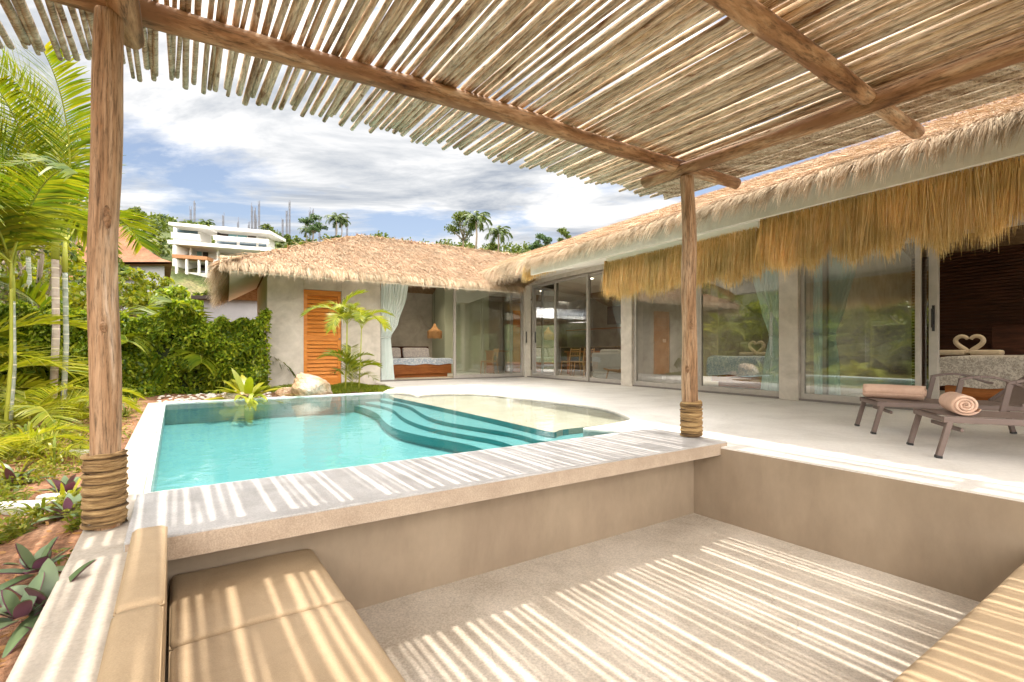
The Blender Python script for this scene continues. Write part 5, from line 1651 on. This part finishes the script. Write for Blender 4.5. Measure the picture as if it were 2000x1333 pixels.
# hedge
def hedge(label, a0, a1, b0, b1, z1, n):
    g = thing('hedge', label, 'hedge', G((a0 + a1) / 2, (b0 + b1) / 2, -.1))
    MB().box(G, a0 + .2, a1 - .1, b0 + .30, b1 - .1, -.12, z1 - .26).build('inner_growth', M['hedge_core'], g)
    a = R.uniform(a0, a1, n); b = np.where(R.rand(n) < .72, b0 + np.abs(R.normal(0, .09, n)), R.uniform(b0, b1, n)); z = R.uniform(-.08, z1, n)
    top = R.rand(n) < .25
    z = np.where(top, z1 - np.abs(R.normal(0, .10, n)), z)
    hz_ = .10 * np.sin(a * 3.7 + 1) + .07 * np.sin(a * 8.3) + .05 * np.sin(a * 17)
    z = z + np.where(z > z1 * .6, hz_, hz_ * np.maximum(z, 0) / z1)
    bump = .13 * np.sin(a * 2.3 + z * 2) + .08 * np.sin(a * 4.3 + z * 3) + .06 * np.sin(a * 9.1 - z * 7) + .05 * np.sin(z * 11 + a * 2)
    P = np.stack([-1.352 + .843 * a - .578 * (b + bump), 1.657 + .538 * a + .816 * (b + bump), z + .06 * np.sin(a * 5.7) * top], 1)
    D = R.normal(0, 1, (n, 3)) + np.array([.578, -.816, -.15]) * .7
    V, Q = blade_arrays(P, D, R.uniform(.05, .10, n), R.normal(0, 1, (n, 3)), R.uniform(.030, .052, n), .25, 2, taper=[.35, 1, .12])
    link_mesh('foliage', np_mesh('foliage', V, Q), M['hedge_leaf'], g)
    return g
hedge('clipped green hedge behind the pool, ending at the back wing wall', -3.2, 1.62, 8.1, 8.8, 1.34, 34000)
def side_hedge(label, a0, a1, b0, b1, z1, n):
    g = thing('hedge', label, 'hedge', G((a0 + a1) / 2, (b0 + b1) / 2, -.1))
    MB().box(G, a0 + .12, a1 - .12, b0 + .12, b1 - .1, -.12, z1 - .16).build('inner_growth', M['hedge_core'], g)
    b = R.uniform(b0, b1, n); a = a1 - np.abs(R.normal(0, .10, n)); z = R.uniform(-.08, z1, n)
    a = a + .1 * np.sin(b * 5 + z * 4)
    P = np.stack([-1.352 + .843 * a - .578 * b, 1.657 + .538 * a + .816 * b, z], 1)
    V, Q = blade_arrays(P, R.normal(0, 1, (n, 3)) + np.array([.6, .4, 0]), R.uniform(.06, .12, n), R.normal(0, 1, (n, 3)), R.uniform(.035, .06, n), .25, 2, taper=[.35, 1, .12])
    link_mesh('foliage', np_mesh('foliage', V, Q), M['hedge_leaf'], g)
side_hedge('tall green hedge along the left side of the garden', -4.6, -3.9, -5, 8.0, 1.7, 16000)
# mound of turf beside the back wing door
def turf(name, px0, px1, u0, u1, h, n):
    v0, v1 = on_back(px0, (u0 + u1) / 2), on_back(px1, (u0 + u1) / 2)
    u = R.uniform(u0, u1, n); v = R.uniform(v0, v1, n)
    x = (v - v0) / (v1 - v0) * 2 - 1; y = (u - u0) / (u1 - u0) * 2 - 1
    keep = (x * x) ** 1.0 + (y * y) ** 2 < 1
    u, v, x, y = u[keep], v[keep], x[keep], y[keep]; n = len(u)
    P = Fn(u, v, -.08 + h * np.sqrt(np.maximum(0, 1 - x * x)) * (1 - .6 * y ** 4) * (.75 + .25 * np.sin(v * 7)))
    D = R.normal(0, .45, (n, 3)); D[:, 2] = 1
    V, Q = blade_arrays(P, D, R.uniform(.05, .10, n), R.normal(0, 1, (n, 3)), R.uniform(.007, .012, n), .3, 3)
    o = link_mesh(name, np_mesh(name, V, Q), M['turf']); o['kind'] = 'stuff'
turf('mound_grass', 628, 764, 8.45, 9.9, .14, 10000)
turf('mound_grass', 520, 660, 9.6, 10.75, .08, 3500)
# boulders
def boulder(label, base, sx, sy, sz, seed, rz=0.0, tilt=0.0):
    rs = random.Random(seed)
    bm = bmesh.new(); bmesh.ops.create_icosphere(bm, subdivisions=5, radius=1)
    pl_ = [(Vector((rs.gauss(0, 1), rs.gauss(0, 1), rs.gauss(0, .9))).normalized(), rs.uniform(.50, .86)) for _ in range(16)]
    for v_ in bm.verts:
        p = v_.co.copy()
        for nv, d in pl_:
            k = p.dot(nv)
            if k > d: p -= nv * (k - d) * .88
        p += p.normalized() * (.025 * math.sin(p.x * 9 + seed) * math.sin(p.y * 11) + .012 * math.sin(p.z * 23 + p.x * 17))
        v_.co = p
    me = bpy.data.meshes.new('boulder'); bm.to_mesh(me); bm.free()
    me.transform(Matrix.Translation(base) @ Matrix.Rotation(rz, 4, 'Z') @ Matrix.Rotation(tilt, 4, 'Y') @ Matrix.Diagonal((sx, sy, sz, 1)))
    o = link_mesh('boulder', me, M['rock'], None, smooth=True)
    return tag(o, label, 'boulder')
bo = ground_pt(594, 775, .0)
boulder('big angular sandstone boulder at the rear pool edge before the orange door', bo + Vector((0, .35, .10)), .42, .30, .27, 5, .35, .42)
boulder('rounded brown stone half hidden under the strap-leaved plant', ground_pt(440, 781, 0) + Vector((0, .25, .0)), .26, .20, .15, 8)
boulder('small pale stone against the wall corner behind the plant', ground_pt(532, 772, 0) + Vector((0, .5, .02)), .20, .16, .12, 9)
# stepping stones, white stone
for px, py, sx, sy, lb in ((30, 990, .30, .10, 'long pale stepping stone at the left edge of the soil'), (150, 884, .16, .09, 'pale flat stone left of the post'), (108, 972, .14, .06, 'narrow pale stone beside the rope binding')):
    c_ = ground_pt(px, py, -.06)
    fr = lambda a_, b_, z=0, c_=c_: c_ + Vector((a_, b_ + .15 * a_, z))
    tag(soft('stepping_stone', M['paver'], None, fr, -sx / 2, sx / 2, -sy / 2, sy / 2, -.04, .018, .012, n=8), lb, 'stone')
# pebbles by the hedge foot: one bed of stones
n = 110
pm = MB()
for i in range(n):
    a = rnd.uniform(-.12, 1.7); b = rnd.uniform(6.3, 7.9)
    c_ = G(a, b, -.07); s_ = rnd.uniform(.02, .05)
    pm.lathe([(0, 0), (s_, s_ * .1), (s_ * .8, s_ * .6), (0, s_ * .8)], 6, tuple(c_))
o = pm.build('pebbles', M['pebble'], None, smooth=True); o['kind'] = 'stuff'

# ------------------------------------------------------------------ hillside: trees, houses, masts
def leaf_cloud(n, centres, size, flat=.6):
    P = []
    for c, r in centres:
        k = int(n * r ** 2 / sum(q_[1] ** 2 for q_ in centres)) + 5
        d = R.normal(0, 1, (k, 3)); d = unit(d) * (R.rand(k, 1) ** .45) * r
        d[:, 2] *= flat
        P.append(np.array(c)[None, :] + d)
    P = np.concatenate(P); m = len(P)
    D = R.normal(0, 1, (m, 3)); D[:, 2] -= .2
    return blade_arrays(P, D, R.uniform(.7, 1.4, m) * size, R.normal(0, 1, (m, 3)), R.uniform(.5, .9, m) * size, .2, 2, taper=[.35, 1, .15])
def tree(label, px, py_base, py_top, d, wpx, name='leafy_tree', airy=1.0, nleaf=1500, mat=None, seed=0, group=None, trunk=.35, leaf=.3):
    rs = random.Random(seed)
    b = at(px, py_base, d); top = EYE - (py_top - HZ) * d / FPX
    h = top - b.z; w = wpx * d / FPX
    g = thing(name, label, 'tree', tuple(b), group)
    tm = MB(); tk = b + Vector((w * .04, 0, h * trunk))
    tm.tube([b - Vector((0, 0, 1.0)), b.lerp(tk, .5) + Vector((w * .02, 0, 0)), tk], [h * .025, h * .02, h * .016], 8)
    cs = []
    nb = int(9 * airy) + 4
    for i in range(nb):
        a = i * 2.399 + seed; t = rs.random()
        rr = w * .5 * (.25 + .75 * rs.random()) * (1 - .35 * t)
        c = tk + Vector((math.cos(a) * rr, math.sin(a) * rr, h * (1 - trunk) * (.02 + .80 * t)))
        cr_ = min(w, h) * rs.uniform(.10, .19)
        cs.append((tuple(c), cr_))
        tm.tube([tk - Vector((0, 0, h * .05 * rs.random())), tk.lerp(c, .5) + Vector((0, 0, -h * .03)), c], [h * .011, h * .007, h * .003], 5)
    cs.append((tuple(tk + Vector((0, 0, h * (1 - trunk) * .86))), min(w, h) * .16))
    tm.build('trunk', M['bark'], g, smooth=True)
    V, Q = leaf_cloud(nleaf, cs, leaf * d / 90)
    link_mesh('crown', np_mesh('crown', V, Q), mat or M['tree_leaf'], g)
    return g
COCO = [frond_mesh('coco%d' % i, M['coco_leaf'], M['coco_leaf'], .05, L=3.6, n=26, ll=1.0, e0=.95, e1=-.9, vee=-.1, droop=.5, w=.13, seed=60 + i) for i in range(2)]
def coco(label, px, py_base, py_top, d, s=1.0, group='coconut palms on the hill', nf=15):
    b = at(px, py_base, d); t = at(px + 2, py_top, d)
    g = thing('coconut_palm', label, 'palm', tuple(b), group)
    MB().tube([b - Vector((0, 0, 1.5)), b.lerp(t, .5) + Vector((.2, 0, 0)), t], [.22 * s, .17 * s, .14 * s], 8).build('trunk', M['bark'], g, smooth=True)
    for i in range(nf):
        add_frond(g, COCO[i % 2], t, i * 2.399, .45 - 1.2 * i / nf, s * rnd.uniform(.85, 1.1))
    return g
ft = M['tree_leaf']; fb = M['tree_leaf_blue']
tree('broad open-crowned tree above the ridge of the back wing', 902, 492, 412, 88, 78, seed=2, airy=1.6, nleaf=2600, trunk=.30)
tree('small round bush just left of the lone coconut palm', 962, 492, 474, 86, 22, seed=3, nleaf=500, trunk=.1)
tree('rounded green tree above the valley of the roofs', 1056, 500, 457, 84, 66, seed=4, airy=1.5, nleaf=2600, trunk=.12, mat=fb)
tree('thin tree leaning up beside the long thatched roof', 1100, 498, 444, 86, 34, seed=5, airy=.7, nleaf=900, trunk=.45)
tree('small dark tree against the long thatched roof', 1128, 494, 470, 88, 26, seed=6, nleaf=600, trunk=.15)
tree('airy dark tree left of the coconut pair', 610, 470, 418, 90, 60, seed=7, airy=1.2, nleaf=1600, trunk=.3, mat=fb)
tree('round green tree right of the white terraced house', 520, 490, 436, 92, 50, seed=8, airy=1.3, nleaf=1800, trunk=.15)
tree('low green tree line behind the white terraced house', 405, 452, 432, 100, 44, seed=9, nleaf=900, trunk=.1, mat=fb)
tree('bushy tree at the top of the orange roof', 262, 452, 404, 84, 54, seed=10, airy=1.4, nleaf=1800, trunk=.1)
tree('green tree between the orange roof and the white house', 316, 462, 418, 92, 56, seed=11, airy=1.4, nleaf=1800, trunk=.1, mat=fb)
tree('dark tree on the ridge left of the log post', 150, 455, 400, 92, 70, seed=12, airy=1.4, nleaf=1600, trunk=.1)
tree('dense bush on the slope right of the white terraced house', 560, 492, 458, 92, 62, seed=13, airy=1.4, nleaf=1800, trunk=.06)
tree('low bush below the coconut pair', 650, 480, 462, 92, 56, seed=14, airy=1.2, nleaf=1200, trunk=.06, mat=fb)
tree('dark bush at the foot of the white terraced house', 408, 606, 566, 34, 92, seed=15, airy=1.6, nleaf=1800, trunk=.05, leaf=.5)
tree('yellow-green bush under the orange roof', 296, 600, 530, 26, 100, seed=16, airy=1.6, nleaf=2000, trunk=.05, leaf=.5, mat=M['lush_leaf'])
tree('yellow-green bush left of the white terraced house', 300, 520, 440, 62, 42, seed=17, airy=1.4, nleaf=1500, trunk=.05, leaf=.35)
for i, (px, pb2, pt2, d, w_, lb) in enumerate([(60, 640, 330, 17, 330, 'leafy garden tree behind the tall palms'), (-80, 680, 200, 11, 420, 'leafy garden tree at the left border of the garden'), (-420, 700, 150, 9.5, 420, 'leafy garden tree beyond the side hedge'), (60, 680, 330, 12, 200, 'dark leafy shrub between the hedge and the tall palms'), (205, 620, 470, 22, 120, 'young tree hidden behind the log post'),
        (345, 640, 555, 19, 110, 'feathery yellow-green bush behind the hedge'), (262, 640, 520, 20, 110, 'light green bush behind the hedge near the log post'), (420, 620, 588, 21, 80, 'low bright bush in front of the grey outbuilding')]):
    tree(lb, px, pb2, pt2, d, w_, seed=70 + i, airy=1.6, nleaf=2600 if w_ > 200 else 1500, trunk=.12, leaf=.75, mat=[M['lush_leaf'], M['tree_leaf'], M['hedge_leaf']][i % 3])
for i, (x, y, h_, lb) in enumerate([(-8.6, 2.6, 4.2, 'garden tree nearest the camera beyond the side hedge'), (-10.5, 6.4, 4.6, 'second garden tree from the camera beyond the side hedge'), (-13.5, 10.6, 4.6, 'garden tree by the far end of the side hedge'),
        (-14.0, 14.2, 4.4, 'spreading tree between the side hedge and the orange shingle roof'), (-17.0, 8.0, 5.4, 'tall garden tree well behind the side hedge'), (-8.8, -.8, 4.2, 'garden tree beside the lounge beyond the side hedge'),
        (-12.6, 4.4, 5.2, 'tree in the outer row beyond the side hedge, level with the pool'), (-12.8, 1.6, 5.2, 'tree in the outer row beyond the side hedge, level with the counter'), (-12.4, -1.4, 5.2, 'tree in the outer row beyond the side hedge, level with the lounge'), (-11.8, -4.6, 5.0, 'last tree of the outer row beyond the side hedge')]):
    if y > 3: y = y
    p = 1000 + FPX * x / abs(y)
    b0 = Vector((x, y, -.3))
    g = thing('leafy_tree', lb, 'tree', tuple(b0))
    rs = random.Random(i + 5)
    tm = MB(); tk = b0 + Vector((0, 0, h_ * .25)); tm.tube([b0, tk], [.10, .08], 8)
    cs = []
    for k in range(16):
        a_ = k * 2.399; rr = rs.uniform(.3, 1.7)
        c_ = tk + Vector((math.cos(a_) * rr, math.sin(a_) * rr, rs.uniform(-.6, h_ * .68)))
        cs.append((tuple(c_), rs.uniform(.45, .75))); tm.tube([tk, c_], [.05, .015], 5)
    tm.build('trunk', M['bark'], g, smooth=True)
    V, Q = leaf_cloud(3600, cs, .17, .8)
    link_mesh('crown', np_mesh('crown', V, Q), [M['lush_leaf'], M['hedge_leaf'], M['tree_leaf']][i % 3], g)
# scrub that covers the slope
n = 900
cs = []
while len(cs) < n:
    x, y = rnd.uniform(-120, 60), rnd.uniform(24, 118)
    if x > y * 1.2 or x < -y * 1.3: continue
    if abs(x + 34 - (y - 60) * .0) < 11 and 53 < y < 72: continue
    if abs(x + 27) < 11 and 26 < y < 46: continue
    cs.append(((x, y, hill_h(x, y) + .5), rnd.uniform(.9, 2.2)))
V, Q = leaf_cloud(52000, cs, .62, .75)
sb = link_mesh('hillside_scrub', np_mesh('hillside_scrub', V, Q), M['tree_leaf']); sb['kind'] = 'stuff'
coco('coconut palm at the right side of the broad open tree', 928, 492, 432, 84, .95)
coco('lone coconut palm above the back roof ridge', 971, 494, 458, 86, .82)
coco('taller coconut palm of the pair above the roof peak', 655, 470, 430, 92, .70)
coco('shorter coconut palm of the pair above the roof peak', 665, 470, 434, 93, .55)
coco('coconut palm top behind the white terraced house', 398, 456, 440, 100, .6)
coco('coconut palm top right of the white terraced house', 596, 480, 452, 94, .5)
mast_px = [(372.5, 407, 440), (380, 391, 440), (436, 419, 445), (465, 430, 452), (486, 435, 455), (492, 401, 455), (497.5, 410, 455), (500, 422, 455), (506, 395, 455), (552, 427, 462), (560, 414, 462), (565.5, 396, 462), (605, 410, 450), (611, 412, 450), (624, 427, 450), (656, 442, 470), (678, 419, 470)]
for i, (px, p0, p1) in enumerate(mast_px):
    b = at(px, p1, 98); t = at(px, p0, 98)
    m = MB()
    r_ = .11
    for sx, sy in ((-1, -1), (1, -1), (1, 1), (-1, 1)):
        m.tube([b + Vector((sx * r_, sy * r_, -3)), t + Vector((sx * r_, sy * r_, rnd.uniform(-.6, .6)))], .045, 5)
    zz = b.z
    while zz < t.z - .3:
        m.box(lambda a_, b_, z=0: Vector((b.x + a_, b.y + b_, z)), -r_ - .03, r_ + .03, -r_ - .03, r_ + .03, zz, zz + .12); zz += 1.1
    h = t.z - b.z
    tag(m.build('steel_mast', M['mast'], None), 'thin grey steel column cage standing on the hilltop building site', 'mast', 'steel column cages on the hilltop')
# white terraced house
D0 = 60.0
def HP(px, py, dd=0.0):
    return at(px, py, D0 + dd)
hs = thing('terraced_house', 'white terraced house with balconies on the green hillside', 'house', tuple(HP(430, 560)))
def hbox(m, x0, x1, y0, y1, dep0, dep1):
    """box given by image columns / rows on the facade, which recedes to the right, and a depth range behind it"""
    kk = .023
    dd = lambda px, dep: D0 + dep + (px - 330) * kk
    dc = dd((x0 + x1) / 2, dep0)
    z0, z1 = EYE + (HZ - y1) / FPX * dc, EYE + (HZ - y0) / FPX * dc
    X = lambda px: (px - 1000) / FPX * dd(px, dep0)
    xa, xb = X(x0), X(x1)
    c = [(xa, dd(x0, dep0)), (xb, dd(x1, dep0)), (xb - (dep1 - dep0) * .05, dd(x1, dep1)), (xa - (dep1 - dep0) * .05, dd(x0, dep1))]
    m.prism([Vector((p_, q_, 0)) for p_, q_ in c], z0, z1)
m = MB()
hbox(m, 342, 528, 536, 586, 0, 5)
hbox(m, 344, 528, 490, 536, 2.5, 5); hbox(m, 344, 422, 482, 490, 2.5, 9)
hbox(m, 337, 344, 478, 520, -.9, 9)
hbox(m, 338, 392, 445, 474, 3, 5.5); hbox(m, 420, 522, 452, 490, 3.2, 5.5)
m.build('wall', M['house_white'], hs)
for (x0, x1, y0, y1, d0_, d1_) in ((327, 530, 477, 484, -1, 5.2), (329, 402, 437, 443, 1, 6), (410, 528, 446, 452, 1, 6), (340, 530, 509, 515, .2, 3)):
    m = MB(); hbox(m, x0, x1, y0, y1, d0_, d1_); m.build('roof_slab', M['house_white'], hs)
for (x0, x1, y0, y1) in ((334, 388, 456, 467), (416, 524, 464, 472), (343, 440, 529, 536)):
    m = MB(); hbox(m, x0, x1, y0, y1, 1.2, 1.5); m.build('balcony_rail', M['house_white'] if y0 < 500 else M['mast'], hs)
for (x0, x1, y0, y1, mt) in ((346, 386, 444, 456, 'house_glass'), (424, 446, 453, 464, 'house_dark'), (446, 462, 453, 464, 'house_curtain'), (464, 482, 453, 464, 'house_curtain'), (484, 500, 453, 464, 'house_dark'), (504, 520, 454, 464, 'grey_block'),
                             (424, 462, 472, 481, 'house_glass'), (468, 500, 472, 482, 'house_glass'), (505, 520, 473, 482, 'house_glass'), (347, 368, 484, 497, 'house_wood'), (374, 394, 485, 500, 'house_curtain'), (396, 422, 486, 506, 'house_dark'),
                             (428, 448, 490, 508, 'house_curtain'), (450, 474, 492, 510, 'house_dark'), (478, 500, 494, 510, 'house_dark'), (372, 388, 516, 532, 'house_dark'), (392, 408, 515, 534, 'house_dark'), (350, 362, 512, 530, 'house_dark'), (409, 422, 516, 536, 'house_curtain'), (346, 362, 543, 562, 'house_dark')):
    dep = -.06 if y0 > 537 else (2.44 if y0 > 483 else (2.94 if x1 < 400 else 3.14))
    m = MB(); hbox(m, x0, x1, y0, y1, dep, dep + .3); m.build('window', M[mt], hs)
m = MB(); hbox(m, 336, 404, 499, 506, -1.0, 2); m.build('pergola_roof', M['house_wood'], hs)
for px in (342, 362, 386, 401):
    m = MB(); hbox(m, px, px + 3, 506, 536, -.9, -.6); m.build('column', M['house_white'], hs)
for px in (370, 423, 472):
    m = MB(); hbox(m, px, px + 3, 484, 509, .4, .7); m.build('column', M['house_white'], hs)
# shingle-roofed neighbour
nb = thing('shingle_house', 'neighbouring house with a big orange shingle hip roof', 'house', tuple(at(190, 560, 32)))
D1 = 32.0
apx = at(205, 405, D1 + 5)
e = [at(70, 512, D1), at(336, 516, D1), at(330, 500, D1 + 11), at(90, 500, D1 + 11)]
m = MB()
zt = e[0].z
e = [Vector((p.x, p.y, zt)) for p in e]
def curved(p, q_, ap, n=8):
    rows = []
    for i in range(n + 1):
        t = i / n
        c = lambda s_: Vector((s_.x + (ap.x - s_.x) * t, s_.y + (ap.y - s_.y) * t, s_.z + (ap.z - s_.z) * (t ** 1.35)))
        rows.append((c(p), c(q_)))
    return rows
for i in range(4):
    rows = curved(e[i], e[(i + 1) % 4], apx)
    for (a0, b0), (a1, b1) in zip(rows, rows[1:]): m.quad(a0, b0, b1, a1)
m.quad(*[p - Vector((0, 0, .15)) for p in e])
m.build('roof', M['house_roof'], nb)
m = MB()
fr = lambda a_, b_, z=0: Vector((a_, b_, z))
ctr = (e[0] + e[1] + e[2] + e[3]) / 4
m.prism([p + (ctr - p) * .10 for p in e], .6, zt - .1)
m.build('wall', M['grey_block'], nb)
m = MB(); m.box(fr, e[0].x + 1.5, e[1].x - 2.5, D1 + .2, D1 + .99, at(0, 545, D1).z, at(0, 535, D1).z); m.build('balcony', M['house_wood'], nb)
m = MB(); m.box(fr, e[0].x + 1.5, e[1].x - 3.5, D1 + .9, D1 + .99, at(0, 566, D1).z, at(0, 552, D1).z); m.build('opening', M['house_dark'], nb)
# flat grey outbuilding and thatched neighbour behind the hedge
ob = thing('outbuilding', 'small grey outbuilding with a dark flat roof behind the hedge', 'building', tuple(at(440, 620, 17)))
m = MB(); a_, b_ = at(398, 620, 17), at(520, 620, 17)
m.box(fr, a_.x, b_.x, 17, 19.5, -.3, at(0, 586, 17).z); m.build('wall', M['grey_block'], ob)
m = MB(); m.box(fr, a_.x - .25, b_.x, 16.7, 19.6, at(0, 586, 17).z + .004, at(0, 579, 17).z); m.build('roof', M['house_dark'], ob)
